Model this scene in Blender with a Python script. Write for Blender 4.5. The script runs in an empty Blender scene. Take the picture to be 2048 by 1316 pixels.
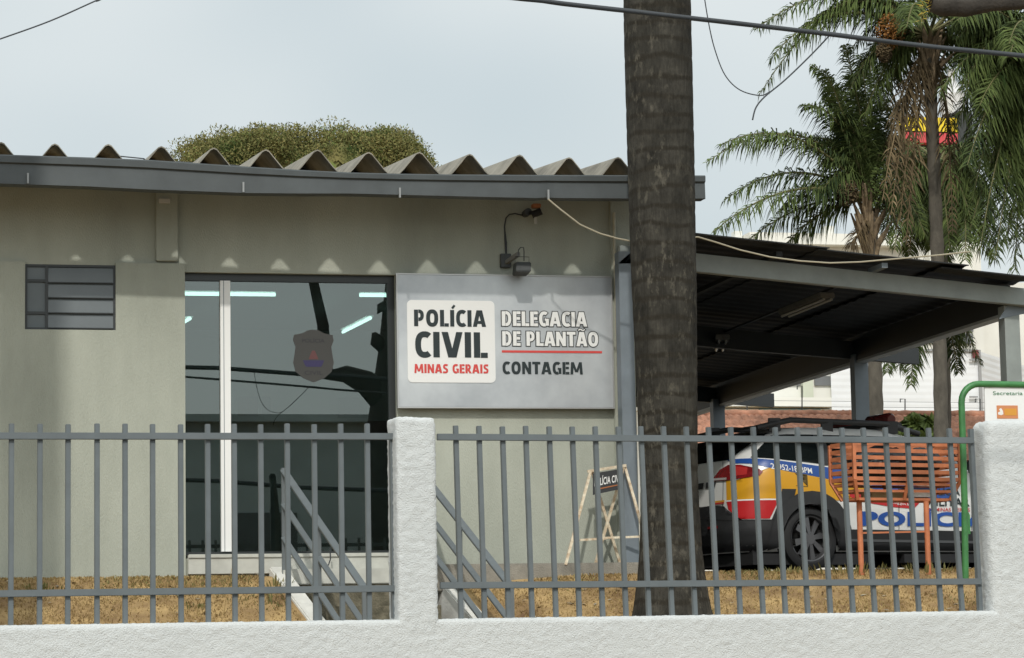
import bpy, bmesh, math, random
from mathutils import Vector, Matrix, noise as mnoise
random.seed(7)
rad = math.radians
sc = bpy.context.scene
COL = sc.collection

# ------------------------------------------------------------------ camera
FPX = 5400.0
HEAD, PITCH, ROLL = rad(13), math.atan(658/5400), .018
_F = Vector((math.sin(HEAD)*math.cos(PITCH), math.cos(HEAD)*math.cos(PITCH), math.sin(PITCH)))
_R0 = Vector((math.cos(HEAD), -math.sin(HEAD), 0)); _U0 = _R0.cross(_F)
_R = _R0*math.cos(ROLL)-_U0*math.sin(ROLL); _U = _U0*math.cos(ROLL)+_R0*math.sin(ROLL)
EYE = Vector((0, 0, 1.6))
cam = bpy.data.cameras.new('camera'); camo = bpy.data.objects.new('camera', cam); COL.objects.link(camo)
cam.sensor_width = 36; cam.lens = FPX/2048*36; cam.clip_start = .1; cam.clip_end = 3000
m = Matrix((_R, _U, -_F)).transposed().to_4x4(); m.translation = EYE
camo.matrix_world = m
sc.camera = camo

# ------------------------------------------------------------------ light
LDIR = Vector((.24, .90, -.82)).normalized()          # direction in which sunlight travels
sun = bpy.data.lights.new('sun', 'SUN'); sun.energy = 2.0; sun.angle = rad(1.5); sun.color = (1, .965, .90)
suno = bpy.data.objects.new('sun', sun); COL.objects.link(suno)
suno.rotation_euler = LDIR.to_track_quat('-Z', 'Y').to_euler(); suno.location = (-10, -20, 30)
world = bpy.data.worlds.new('World'); sc.world = world; world.use_nodes = True
wn = world.node_tree; wn.nodes.clear()
wo = wn.nodes.new('ShaderNodeOutputWorld'); bg = wn.nodes.new('ShaderNodeBackground')
sky = wn.nodes.new('ShaderNodeTexSky'); sky.sky_type = 'NISHITA'; sky.sun_disc = False
S = -LDIR
sky.sun_elevation = math.asin(S.z); sky.sun_rotation = math.atan2(S.x, S.y)
sky.dust_density = 3.0; sky.air_density = 1.0; sky.ozone_density = 1.0
tc = wn.nodes.new('ShaderNodeTexCoord'); mp = wn.nodes.new('ShaderNodeMapping')
mp.inputs['Scale'].default_value = (2.0, 2.0, 3.0)
nz = wn.nodes.new('ShaderNodeTexNoise'); nz.inputs['Scale'].default_value = 2.6; nz.inputs['Detail'].default_value = 1.5
nz.inputs['Roughness'].default_value = .55
cr = wn.nodes.new('ShaderNodeValToRGB'); cr.color_ramp.elements[0].position = .30; cr.color_ramp.elements[1].position = .86
cr.color_ramp.elements[0].color = (0, 0, 0, 1); cr.color_ramp.elements[1].color = (1, 1, 1, 1)
veil = wn.nodes.new('ShaderNodeMix'); veil.data_type = 'RGBA'; veil.inputs[0].default_value = .8
veil.inputs[7].default_value = (6.7, 7.5, 7.65, 1)
clo = wn.nodes.new('ShaderNodeMix'); clo.data_type = 'RGBA'; clo.inputs[7].default_value = (8.5, 8.9, 8.9, 1)
L = wn.links.new
L(tc.outputs['Generated'], mp.inputs['Vector']); L(mp.outputs[0], nz.inputs['Vector']); L(nz.outputs['Fac'], cr.inputs[0])
L(sky.outputs[0], veil.inputs[6]); L(veil.outputs[2], clo.inputs[6]); L(cr.outputs[0], clo.inputs[0])
# hazy air glows towards the sun
geo = wn.nodes.new('ShaderNodeVectorMath'); geo.operation = 'DOT_PRODUCT'; geo.inputs[1].default_value = tuple(S)
g1 = wn.nodes.new('ShaderNodeMapRange'); g1.inputs[1].default_value = -.1; g1.inputs[2].default_value = 1; g1.inputs[3].default_value = 0; g1.inputs[4].default_value = 1
g2 = wn.nodes.new('ShaderNodeMath'); g2.operation = 'MULTIPLY_ADD'; g2.inputs[1].default_value = .7; g2.inputs[2].default_value = 1
glow = wn.nodes.new('ShaderNodeVectorMath'); glow.operation = 'SCALE'
L(tc.outputs['Generated'], geo.inputs[0]); L(geo.outputs['Value'], g1.inputs[0]); L(g1.outputs[0], g2.inputs[0]); L(clo.outputs[2], glow.inputs[0]); L(g2.outputs[0], glow.inputs['Scale'])
L(glow.outputs[0], bg.inputs['Color']); bg.inputs['Strength'].default_value = .1
L(bg.outputs[0], wo.inputs['Surface'])
vs = sc.view_settings; vs.view_transform = 'Standard'; vs.look = 'None'; vs.exposure = 0; vs.gamma = 1
sc.render.filter_size = 1.9

# ------------------------------------------------------------------ helpers
def ray(px, py): return _F+_R*((px-1024)/FPX)+_U*((658-py)/FPX)
def P(px, py, Y):
    d = ray(px, py); return EYE+d*(Y/d.y)
FANG = rad(4.3); FO = Vector((3.18, 16.7, 0)); FU = Vector((math.cos(FANG), math.sin(FANG), 0)); FN = Vector((-FU.y, FU.x, 0))
def onF(px, py, off=0.0):              # point of the street wall's plane, off metres behind it
    d = ray(px, py); t = ((FO+FN*off-EYE).dot(FN))/d.dot(FN); return EYE+d*t

class MB:
    def __init__(s): s.v = []; s.f = []; s.mi = []
    def add(s, vs_, fs, mi=0):
        o = len(s.v); s.v += [tuple(v) for v in vs_]; s.f += [tuple(i+o for i in f) for f in fs]; s.mi += [mi]*len(fs)
    def box(s, a, b, mi=0, M=None):
        x0, y0, z0 = a; x1, y1, z1 = b
        vs_ = [Vector(q) for q in ((x0, y0, z0), (x1, y0, z0), (x1, y1, z0), (x0, y1, z0), (x0, y0, z1), (x1, y0, z1), (x1, y1, z1), (x0, y1, z1))]
        if M is not None: vs_ = [M @ v for v in vs_]
        s.add(vs_, [(3, 2, 1, 0), (4, 5, 6, 7), (0, 1, 5, 4), (1, 2, 6, 5), (2, 3, 7, 6), (3, 0, 4, 7)], mi)
    def bar(s, a, b, w, d, up=None, mi=0):      # rectangular bar from a to b; w across, d along 'up'
        a = Vector(a); b = Vector(b); t = (b-a).normalized()
        up = Vector(up) if up is not None else Vector((0, 1, 0))
        x = t.cross(up)
        if x.length < 1e-5: x = t.cross(Vector((1, 0, 0)))
        x.normalize(); y = x.cross(t).normalized()
        vs_ = []
        for p in (a, b):
            for sx, sy in ((-1, -1), (1, -1), (1, 1), (-1, 1)): vs_.append(p+x*(w/2*sx)+y*(d/2*sy))
        s.add(vs_, [(3, 2, 1, 0), (4, 5, 6, 7), (0, 1, 5, 4), (1, 2, 6, 5), (2, 3, 7, 6), (3, 0, 4, 7)], mi)
    def tube(s, pts, r, n=8, cap=True, mi=0, wob=0):
        pts = [Vector(p) for p in pts]; k = len(pts)
        rs = r if isinstance(r, (list, tuple)) else [r]*k
        T = []
        for i in range(k):
            T.append((pts[min(i+1, k-1)]-pts[max(i-1, 0)]).normalized())
        x = T[0].orthogonal().normalized(); vs_ = []; fs = []
        for i in range(k):
            x = (x-T[i]*x.dot(T[i])); x.normalize(); y = T[i].cross(x)
            for j in range(n):
                a = 2*math.pi*j/n; rr = rs[i]
                if wob: rr *= 1+wob*mnoise.noise(Vector((math.cos(a)*1.3, math.sin(a)*1.3, i*.37+pts[0].x)))
                vs_.append(pts[i]+x*(rr*math.cos(a))+y*(rr*math.sin(a)))
        for i in range(k-1):
            for j in range(n):
                fs.append((i*n+j, i*n+(j+1) % n, (i+1)*n+(j+1) % n, (i+1)*n+j))
        if cap: fs += [tuple(range(n))[::-1], tuple((k-1)*n+j for j in range(n))]
        s.add(vs_, fs, mi)
    def prism(s, poly, ext, mi=0):       # poly: list of Vector, ext: Vector
        n = len(poly); ext = Vector(ext)
        vs_ = [Vector(p) for p in poly]+[Vector(p)+ext for p in poly]
        s.add(vs_, [tuple(range(n))[::-1], tuple(range(n, 2*n))]+[(i, (i+1) % n, n+(i+1) % n, n+i) for i in range(n)], mi)
    def build(s, name, mat, parent=None, smooth=False, bevel=0, fix=True):
        me = bpy.data.meshes.new(name); me.from_pydata(s.v, [], s.f); me.update()
        for m_ in (mat if isinstance(mat, (list, tuple)) else [mat]): me.materials.append(m_)
        for p_, i in zip(me.polygons, s.mi): p_.material_index = i
        if fix:
            bm = bmesh.new(); bm.from_mesh(me); bmesh.ops.recalc_face_normals(bm, faces=bm.faces)
            if bevel: bmesh.ops.bevel(bm, geom=[e for e in bm.edges if e.calc_face_angle(0) > .5], offset=bevel, segments=2, affect='EDGES', clamp_overlap=True)
            bm.to_mesh(me); bm.free()
        if smooth:
            for p_ in me.polygons: p_.use_smooth = True
            if smooth != 'all':
                me.set_sharp_from_angle(angle=rad(38))
        o = bpy.data.objects.new(name, me); COL.objects.link(o)
        if parent is not None: put(o, parent)
        return o
def world_of(o):
    M = o.matrix_basis.copy()
    while o.parent is not None: o = o.parent; M = o.matrix_basis @ M
    return M
def put(o, parent):                      # parent, keeping the mesh's world placing
    o.parent = parent; o.matrix_parent_inverse = Matrix(); o.matrix_basis = world_of(parent).inverted() @ o.matrix_basis
def tag(o, label=None, cat=None, group=None, kind=None):
    if label: o['label'] = label
    if cat: o['category'] = cat
    if group: o['group'] = group
    if kind: o['kind'] = kind
    return o
def empty(name, loc, label, cat, group=None, rz=0):
    o = bpy.data.objects.new(name, None); COL.objects.link(o); o.empty_display_size = .1
    o.location = loc; o.rotation_euler = (0, 0, rz)
    return tag(o, label, cat, group)
def copy_tree(o, parent=None):
    c = o.copy(); COL.objects.link(c)
    if parent is not None: c.parent = parent
    for ch in list(o.children): copy_tree(ch, c)
    return c

MATS = {}
def mat(name, col, rough=.8, var=.0, vscale=3.0, bump=0, bscale=60, metal=0, dark=None, spec=.5, stretch=None, detail=5, coat=0):
    if name in MATS: return MATS[name]
    M = bpy.data.materials.new(name); M.use_nodes = True; nt = M.node_tree; b = nt.nodes['Principled BSDF']
    b.inputs['Base Color'].default_value = (*col, 1); b.inputs['Roughness'].default_value = rough; b.inputs['Metallic'].default_value = metal
    b.inputs['Specular IOR Level'].default_value = spec
    if coat: b.inputs['Coat Weight'].default_value = coat; b.inputs['Coat Roughness'].default_value = .05
    if var or bump:
        g = nt.nodes.new('ShaderNodeNewGeometry'); mpn = nt.nodes.new('ShaderNodeMapping')
        if stretch: mpn.inputs['Scale'].default_value = stretch
        nt.links.new(g.outputs['Position'], mpn.inputs['Vector'])
    if var:
        n1 = nt.nodes.new('ShaderNodeTexNoise'); n1.inputs['Scale'].default_value = vscale; n1.inputs['Detail'].default_value = detail; n1.inputs['Roughness'].default_value = .62
        r = nt.nodes.new('ShaderNodeValToRGB'); r.color_ramp.elements[0].position = .3; r.color_ramp.elements[1].position = .7
        d = dark or tuple(c*(1-var) for c in col)
        r.color_ramp.elements[0].color = (*d, 1); r.color_ramp.elements[1].color = (*[min(1, c*(1+var*.5)) for c in col], 1)
        nt.links.new(mpn.outputs[0], n1.inputs['Vector']); nt.links.new(n1.outputs['Fac'], r.inputs[0]); nt.links.new(r.outputs[0], b.inputs['Base Color'])
    if bump:
        n2 = nt.nodes.new('ShaderNodeTexNoise'); n2.inputs['Scale'].default_value = bscale; n2.inputs['Detail'].default_value = 4
        bp = nt.nodes.new('ShaderNodeBump'); bp.inputs['Strength'].default_value = bump; bp.inputs['Distance'].default_value = .01
        nt.links.new(mpn.outputs[0], n2.inputs['Vector']); nt.links.new(n2.outputs['Fac'], bp.inputs['Height']); nt.links.new(bp.outputs[0], b.inputs['Normal'])
    MATS[name] = M; return M
def leafmat(name, c1, c2, c3=None, rough=.55):
    if name in MATS: return MATS[name]
    M = bpy.data.materials.new(name); M.use_nodes = True; nt = M.node_tree; b = nt.nodes['Principled BSDF']
    g = nt.nodes.new('ShaderNodeNewGeometry'); r = nt.nodes.new('ShaderNodeValToRGB')
    r.color_ramp.elements[0].color = (*c1, 1); r.color_ramp.elements[1].color = (*c2, 1)
    if c3: e = r.color_ramp.elements.new(.8); e.color = (*c3, 1); r.color_ramp.elements[2].position = .95
    n1 = nt.nodes.new('ShaderNodeTexNoise'); n1.inputs['Scale'].default_value = .9; n1.inputs['Detail'].default_value = 3
    mx = nt.nodes.new('ShaderNodeMath'); mx.operation = 'MULTIPLY_ADD'; mx.inputs[1].default_value = .55
    m2 = nt.nodes.new('ShaderNodeMath'); m2.operation = 'MULTIPLY_ADD'; m2.inputs[1].default_value = 1.5; m2.inputs[2].default_value = -.5
    nt.links.new(g.outputs['Position'], n1.inputs['Vector']); nt.links.new(n1.outputs['Fac'], m2.inputs[0])
    nt.links.new(g.outputs['Random Per Island'], mx.inputs[0]); nt.links.new(m2.outputs[0], mx.inputs[2])
    nt.links.new(mx.outputs[0], r.inputs[0]); nt.links.new(r.outputs[0], b.inputs['Base Color'])
    b.inputs['Roughness'].default_value = rough; b.inputs['Specular IOR Level'].default_value = .3
    MATS[name] = M; return M

def text_poly(txt, bold=.0, ext=0.0):
    cu = bpy.data.curves.new('txt', 'FONT'); cu.body = txt; cu.size = 1; cu.offset = bold; cu.extrude = ext; cu.resolution_u = 4
    cu.space_character = 1.0+bold*1.5
    o = bpy.data.objects.new('txt', cu); COL.objects.link(o)
    me = bpy.data.meshes.new_from_object(o.evaluated_get(bpy.context.evaluated_depsgraph_get()))
    vs_ = [v.co.copy() for v in me.vertices]; fs = [tuple(p.vertices) for p in me.polygons]
    bpy.data.objects.remove(o); bpy.data.curves.remove(cu); bpy.data.meshes.remove(me)
    return vs_, fs
PLAIN = str.maketrans('ÍÃíãºÁ', 'IAiaoA')
def text_fit(txt, w, h, bold=.0, ext=.0, xpad=0.0):
    """text mesh scaled so its width is w and its capitals are h high; origin at bottom left"""
    vs_, fs = text_poly(txt, bold, ext)
    ref, _ = text_poly(txt.translate(PLAIN).replace('Ç', 'C'), bold, 0)
    x0 = min(v.x for v in vs_); x1 = max(v.x for v in vs_); y0 = min(v.y for v in ref); y1 = max(v.y for v in ref)
    return [Vector(((v.x-x0)*w/(x1-x0), (v.y-y0)*h/(y1-y0), v.z)) for v in vs_], fs

def arc(cx, cy, rx, ry, a0, a1, n=14, e=.80):
    out = []
    for i in range(n+1):
        a = rad(a0+(a1-a0)*i/n); c_, s_ = math.cos(a), math.sin(a)
        out.append((cx+rx*math.copysign(abs(c_)**e, c_), cy+ry*math.copysign(abs(s_)**e, s_)))
    return out
def glyph(ch, S=.235, H=.19):
    """strokes ((points, width)...) and advance width of a bold condensed capital, 1 high"""
    h2 = H/2; k = S/2
    if ch in 'IÍ':
        g = [([(k, 0), (k, 1)], S)]; w = S
        if ch == 'Í': g.append(([(k+.0, 1.09), (k+.13, 1.29)], .13))
        return g, w
    if ch == 'L': return [([(k, 0), (k, 1)], S), ([(S, h2), (.46, h2)], H)], .46
    if ch == 'E': return [([(k, 0), (k, 1)], S), ([(S, h2), (.47, h2)], H), ([(S, .52), (.44, .52)], H*.95), ([(S, 1-h2), (.47, 1-h2)], H)], .47
    if ch == 'T': return [([(.27, 0), (.27, 1-H)], S), ([(0, 1-h2), (.54, 1-h2)], H)], .54
    if ch == 'V': return [([(.095, 1), (.30, 0)], -S), ([(.565, 1), (.36, 0)], -S)], .66
    if ch in 'AÃ':
        g = [([(.095, 0), (.29, 1)], -S), ([(.565, 0), (.37, 1)], -S), ([(.2, .27), (.46, .27)], H*.9)]
        if ch == 'Ã': g.append(([(.13, 1.10), (.20, 1.18), (.28, 1.18), (.38, 1.11), (.46, 1.11), (.53, 1.19)], .08))
        return g, .66
    if ch == 'N': return [([(k*.9, 0), (k*.9, 1)], S*.9), ([(.62-k*.9, 0), (.62-k*.9, 1)], S*.9), ([(.10, 1), (.52, 0)], -S*1.0)], .62
    if ch == 'M': return [([(.10, 0), (.155, 1)], -S*.9), ([(.74, 0), (.685, 1)], -S*.9), ([(.17, 1), (.40, .18)], -S*.78), ([(.67, 1), (.44, .18)], -S*.78)], .84
    if ch == 'O': return [(arc(.325, .5, .325-k, .5-h2, 0, 360, 28), S*.96)], .65
    if ch == 'C': return [(arc(.33, .5, .33-k, .5-h2, 52, 308, 22), S*.92)], .53
    if ch == 'G': return [(arc(.33, .5, .33-k, .5-h2, 52, 285, 22), S*.92), ([(.51, .04), (.51, .52)], S*.9), ([(.36, .46), (.42, .46)], H*.8)], .60
    if ch == 'D': return [([(k, 0), (k, 1)], S), ([(S, h2), (.24, h2)]+arc(.24, .5, .36-k, .5-h2, -90, 90, 14)+[(S, 1-h2)], S*.88)], .61
    if ch == 'P': return [([(k, 0), (k, 1)], S), ([(S, .42)]+arc(.25, .42+(.58-h2)/2, .29-k, (.58-h2)/2, -90, 90, 12)+[(S, 1-h2)], S*.85)], .55
    if ch == 'R': return [([(k, 0), (k, 1)], S), ([(S, .46)]+arc(.25, .46+(.54-h2)/2, .29-k, (.54-h2)/2, -90, 90, 12)+[(S, 1-h2)], S*.85), ([(.27, .42), (.49, 0)], -S*1.0)], .58
    if ch == 'S': return [([(.45, .87), (.36, 1-h2)]+arc(.25, .73, .25-k, .27-h2, 90, 235, 10)+arc(.25, .28, .26-k, .28-h2, 55, -90, 10)+[(.13, h2), (.02, .12)], S*.85)], .51
    return [], .24
def bold_text(txt, x0, z0, w, h, y, lift=.0, grow=0, gap=.058):
    """quads of a line of text on the plane at y (facing -Y), left/bottom at x0, z0, fitted to w x h"""
    tot = -gap; gl_ = []
    for ch in txt: g_, a_ = glyph(ch); gl_.append((tot+gap, g_)); tot += a_+gap
    sx = w/tot; mb = MB(); li = 0
    for off, g_ in gl_:
        for pts, wd in g_:
            li += 1; yy = y-lift-.00012*(li % 5)
            pp = [Vector(((off+a_)*sx, b_*h)) for a_, b_ in pts]
            flat = wd < 0; ww = abs(wd)*h*.5*(sx/h)**.35+grow
            closed = (pp[0]-pp[-1]).length < 1e-4*h
            L_, R__ = [], []
            for i, p in enumerate(pp):
                if closed: a_, b_ = pp[(i-1) % (len(pp)-1)], pp[(i+1) % (len(pp)-1)] if i < len(pp)-1 else pp[1]
                else: a_, b_ = pp[max(0, i-1)], pp[min(len(pp)-1, i+1)]
                t = (b_-a_).normalized()
                if not closed and i == 0: p = p-t*grow
                if not closed and i == len(pp)-1: p = p+t*grow
                n_ = Vector((-t.y, t.x))
                if flat: n_ = Vector((1 if n_.x > 0 else -1, 0))
                L_.append(p+n_*ww); R__.append(p-n_*ww)
            o_ = [(x0+q.x, yy, z0+q.y) for q in L_]+[(x0+q.x, yy, z0+q.y) for q in R__]; k = len(pp)
            mb.add(o_, [(i, i+1, k+i+1, k+i) for i in range(k-1)])
    return mb

# ------------------------------------------------------------------ materials
m_wall = mat('painted_render', (.385, .40, .34), .9, .2, .9, .6, 90, dark=(.30, .315, .265), stretch=(1.6, 1, .5), detail=9)
m_stucco = mat('white_roughcast', (.60, .615, .605), .95, .07, 1.6, .9, 110)
m_iron = mat('grey_iron_paint', (.125, .143, .15), .5, .12, 7)
m_steel = mat('bluegrey_steel', (.17, .20, .225), .5, .18, 3)
m_gutter = mat('grey_gutter_paint', (.06, .069, .071), .55, .25, 2.5)
m_fibre = mat('weathered_fibre_cement', (.27, .25, .205), .9, .45, 4, .5, 60)
m_sign = mat('brushed_aluminium_panel', (.57, .59, .595), .40, .2, 1.3, metal=.45, dark=(.40, .42, .44))  # darker bluish blotches in the colour stand for blurred reflections on the metal
m_white = mat('white_paint', (.78, .78, .76), .5)
m_black = mat('black_lettering', (.012, .022, .024), .5)
m_outline = mat('dark_outline', (.05, .055, .055), .6)
m_red = mat('red_vinyl', (.62, .06, .05), .5)
m_rubber = mat('black_rubber', (.012, .012, .013), .75)
m_grass_soil = mat('dry_turf', (.40, .275, .12), .95, .5, 2.6, .8, 120, dark=(.15, .085, .04), detail=9)
m_concrete = mat('old_concrete', (.27, .25, .21), .95, .4, 5, .6, 80)
m_asphalt = mat('asphalt', (.055, .055, .055), .9, .3, 6, .5, 120)
m_int = mat('interior_paint', (.70, .71, .68), .8, .05, 2)
m_bark = mat('palm_bark', (.105, .082, .060), .95, .55, 9, 1.0, 55, dark=(.032, .026, .02), stretch=(1, 1, .35))
m_trunk2 = mat('thin_palm_bark', (.105, .092, .072), .95, .4, 8, .8, 50, stretch=(1, 1, .5))
m_darkbark = mat('dark_branch_bark', (.05, .042, .034), .95, .5, 7, .8, 40)
m_cable = mat('cable_rubber', (.035, .04, .045), .6)
m_yellowcable = mat('aged_yellow_cable', (.36, .32, .23), .6)
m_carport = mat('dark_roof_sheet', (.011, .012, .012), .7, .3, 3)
m_roofedge = mat('galvanised_sheet', (.20, .20, .19), .55, .35, 3)

def glassmat(name, refl, tint, rough=.0):
    M = bpy.data.materials.new(name); M.use_nodes = True; nt = M.node_tree; nt.nodes.clear()
    o = nt.nodes.new('ShaderNodeOutputMaterial'); mx = nt.nodes.new('ShaderNodeMixShader')
    t = nt.nodes.new('ShaderNodeBsdfTransparent'); t.inputs[0].default_value = (*tint, 1)
    g = nt.nodes.new('ShaderNodeBsdfGlossy'); g.inputs['Roughness'].default_value = rough; g.inputs[0].default_value = (.93, 1, .98, 1)
    lw = nt.nodes.new('ShaderNodeLayerWeight'); lw.inputs[0].default_value = .5
    mr = nt.nodes.new('ShaderNodeMapRange'); mr.inputs[3].default_value = refl; mr.inputs[4].default_value = min(1, refl+.7)
    pw = nt.nodes.new('ShaderNodeMath'); pw.operation = 'POWER'; pw.inputs[1].default_value = 4
    nt.links.new(lw.outputs['Facing'], pw.inputs[0]); nt.links.new(pw.outputs[0], mr.inputs[0])
    nt.links.new(mr.outputs[0], mx.inputs[0]); nt.links.new(t.outputs[0], mx.inputs[1]); nt.links.new(g.outputs[0], mx.inputs[2])
    nt.links.new(mx.outputs[0], o.inputs[0]); return M
m_glass = glassmat('door_glass', .125, (.34, .40, .385))
m_carglass = glassmat('dark_car_glass', .08, (.10, .12, .12))
m_winglass = mat('frosted_louvre_glass', (.10, .118, .125), .28, .12, 3)
def emit(name, col, st):
    M = bpy.data.materials.new(name); M.use_nodes = True; nt = M.node_tree; nt.nodes.clear()
    o = nt.nodes.new('ShaderNodeOutputMaterial'); e = nt.nodes.new('ShaderNodeEmission'); e.inputs[0].default_value = (*col, 1); e.inputs[1].default_value = st
    nt.links.new(e.outputs[0], o.inputs[0]); return M
m_tube = emit('lit_fluorescent_tube', (.80, 1, .93), 9.0)

# ================================================================== SETTING
YB = 24.5                                  # the station's street front
def gz(x, y):                              # height of the ground behind the street wall
    k = max(0, min(1, (x-4.9)/1.6)); yb = 24.22*(1-k)+23.75*k      # the bank's edge swings out towards the carport
    pts = [(16.6, .85), (yb-3.1, .88), (yb-2.6, 1.10), (yb, 2.36*(1-k)+2.325*k), (24.5, 2.375), (28, 2.46), (32, 2.47), (2000, 2.47)]
    for (a, za), (b, zb) in zip(pts, pts[1:]):
        if y <= b: return za+(zb-za)*max(0, (y-a))/(b-a)
    return 2.47
STX0, STX1, STY = P(538, 1146, YB-.15).x, P(850, 1146, YB-.15).x, YB-.15
def in_stair(x, y, mrg=0.0):               # the stair's corridor cut into the bank
    return y < 24.28 and STX0+.08-mrg < x-.204*(STY-y) < STX1+.08+mrg
def bank(x, y): return gz(x, y)-(.75 if in_stair(x, y) else 0)
def sheet(name, xs, ys, zf, material, kind='structure', dz=0, smooth=True):
    mb = MB(); nx = len(xs)
    mb.add([(x, y, zf(x, y)+dz) for y in ys for x in xs], [(j*nx+i, j*nx+i+1, (j+1)*nx+i+1, (j+1)*nx+i) for j in range(len(ys)-1) for i in range(nx-1)])
    o = mb.build(name, material, smooth='all' if smooth else False); tag(o, kind=kind); return o
def lin(a, b, n): return [a+(b-a)*i/n for i in range(n+1)]
# one sheet from the street side to the horizon; the step up is inside the street wall
def groundz(x, y):
    yl = 16.7+(x-3.18)*math.tan(FANG) if -40 < x < 40 else 16.7
    return 0.0 if y < 16.9 else gz(x, y)
gx = [-1500, -300, -60, -30]+lin(-10, 2.5, 25)+lin(2.55, 8, 109)+lin(8.5, 20, 23)+[40, 80, 300, 1500]
gy = [-1200, -200, -40, -9, 0, 8, 14]
ga = MB(); nx = len(gx)
rows = []
for y in gy: rows.append([(x, y, 0) for x in gx])
def fy(x): return 16.7+(max(-60, min(60, x))-3.18)*math.tan(FANG)
rows.append([(x, fy(x)+.1, 0) for x in gx]); rows.append([(x, fy(x)+.11, bank(x, fy(x)+.11)) for x in gx])
for t in lin(.03, 1, 70): rows.append([(x, fy(x)+.11+(28-fy(x)-.11)*t, bank(x, fy(x)+.11+(28-fy(x)-.11)*t)+.014*mnoise.noise(Vector((x*1.7, (fy(x)+8*t)*1.7, 0)))) for x in gx])
for y in (32, 40, 60, 120, 400, 2000): rows.append([(x, y, gz(x, y)) for x in gx])
ga.add([p for r_ in rows for p in r_], [(j*nx+i, j*nx+i+1, (j+1)*nx+i+1, (j+1)*nx+i) for j in range(len(rows)-1) for i in range(nx-1)])
tag(ga.build('ground', m_grass_soil, smooth=True), kind='structure')
sheet('street', [-300, 300], [-6.0, 12.5], lambda x, y: .004, m_asphalt)
mb = MB(); mb.box((-300, 12.5, -.1), (300, 14.9, .14)); tag(mb.build('pavement', m_concrete), kind='structure')
sheet('parking_yard', lin(6.9, 26, 20), lin(24.9, 40, 24), gz, m_asphalt, dz=.010)
# concrete apron and landing along the foot of the wall
mb = MB()
a0, a1 = P(880, 1150, 23.75), P(1283, 1150, 23.75)
mb.box((4.62, 23.95, 2.2), (6.95, 24.46, 2.452)); tag(mb.build('apron', m_concrete, bevel=.015), kind='structure')

# ================================================================== BOUNDARY WALL
def rough_block(name, a, b, zt0, zt1, z0, thick, parent, cell=.022, amp=.006, rnd=.03, off=0.0):
    """block of rendered wall between distances a and b along the fence line, with a trowelled uneven skin"""
    bm = bmesh.new(); nx_ = max(2, int((b-a)/cell)); nz_ = max(2, int((max(zt0, zt1)-z0)/cell)); ny = max(2, int(thick/cell))
    vid = {}
    def V(i, j, k):
        key = (i, j, k)
        if key not in vid:
            u = a+(b-a)*i/nx_; w = -thick/2+thick*j/ny; zt = zt0+(zt1-zt0)*i/nx_; z = z0+(zt-z0)*k/nz_
            # round the top and vertical edges
            cu = min(max(u, a+rnd), b-rnd); cw = min(max(w, -thick/2+rnd), thick/2-rnd); cz = min(z, zt-rnd)
            d = Vector((u-cu, w-cw, z-cz))
            if sum(1 for c in d if abs(c) > 1e-6) >= 2 and d.length > rnd:
                d = d.normalized()*rnd
            q = Vector((cu, cw, cz))+d
            n = d.normalized() if d.length > 1e-6 else Vector((0, 0, 0))
            s3 = Vector((q.x*44, q.y*44, q.z*44))
            h = amp*(mnoise.noise(s3)+.5*mnoise.noise(s3*1.9)+.35*mnoise.noise(s3*.2))
            q += n*h
            vid[key] = bm.verts.new(FO+FU*q.x+FN*(q.y+off)+Vector((0, 0, q.z)))
        return vid[key]
    for i in range(nx_):
        for k in range(nz_):
            bm.faces.new((V(i, 0, k), V(i+1, 0, k), V(i+1, 0, k+1), V(i, 0, k+1)))
            bm.faces.new((V(i+1, ny, k), V(i, ny, k), V(i, ny, k+1), V(i+1, ny, k+1)))
        for j in range(ny): bm.faces.new((V(i, j, nz_), V(i+1, j, nz_), V(i+1, j+1, nz_), V(i, j+1, nz_)))
    for k in range(nz_):
        for j in range(ny):
            bm.faces.new((V(0, j+1, k), V(0, j, k), V(0, j, k+1), V(0, j+1, k+1)))
            bm.faces.new((V(nx_, j, k), V(nx_, j+1, k), V(nx_, j+1, k+1), V(nx_, j, k+1)))
    me = bpy.data.meshes.new(name); bm.to_mesh(me); bm.free(); me.materials.append(m_stucco)
    for p_ in me.polygons: p_.use_smooth = True
    o = bpy.data.objects.new(name, me); COL.objects.link(o); put(o, parent); return o
def fs(px, py, off=0.0): q = onF(px, py, off)-FO; return q.dot(FU)
bw = empty('boundary_wall', FO, 'low white roughcast street wall with two raised pillars carrying the grey railings', 'wall')
zL, zR = onF(0, 1251, -.11).z, onF(1950, 1222, -.11).z
ztop = lambda u: zL+(zR-zL)*(u-fs(0, 1251))/(fs(1950, 1222)-fs(0, 1251))
uA, uB = fs(0, 1251)-.6, fs(2048, 1222)+1.2
# long low part: fine skin where it shows, plain beyond
rough_block('low_wall', uA, uB, ztop(uA), ztop(uB), 1.35, .25, bw, cell=.0145, amp=.0048)
mb = MB(); mb.prism([FO+FU*(uA-8)-FN*.10+Vector((0, 0, -.05)), FO+FU*(uB+8)-FN*.10+Vector((0, 0, -.05)), FO+FU*(uB+8)+FN*.10+Vector((0, 0, -.05)), FO+FU*(uA-8)+FN*.10+Vector((0, 0, -.05))], (0, 0, 1.39)); mb.build('wall_base', m_stucco, bw)
mb = MB()
for x0, x1, zt in ((uA-8, uA, ztop(uA)), (uB, uB+8, ztop(uB))):
    mb.prism([FO+FU*x0-FN*.11+Vector((0, 0, 1.34)), FO+FU*x1-FN*.11+Vector((0, 0, 1.34)), FO+FU*x1+FN*.11+Vector((0, 0, 1.34)), FO+FU*x0+FN*.11+Vector((0, 0, 1.34))], (0, 0, zt-1.34))
mb.build('low_wall', m_stucco, bw)
p0, p1 = fs(795, 1040, -.125), fs(875, 1040, -.125)
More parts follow.
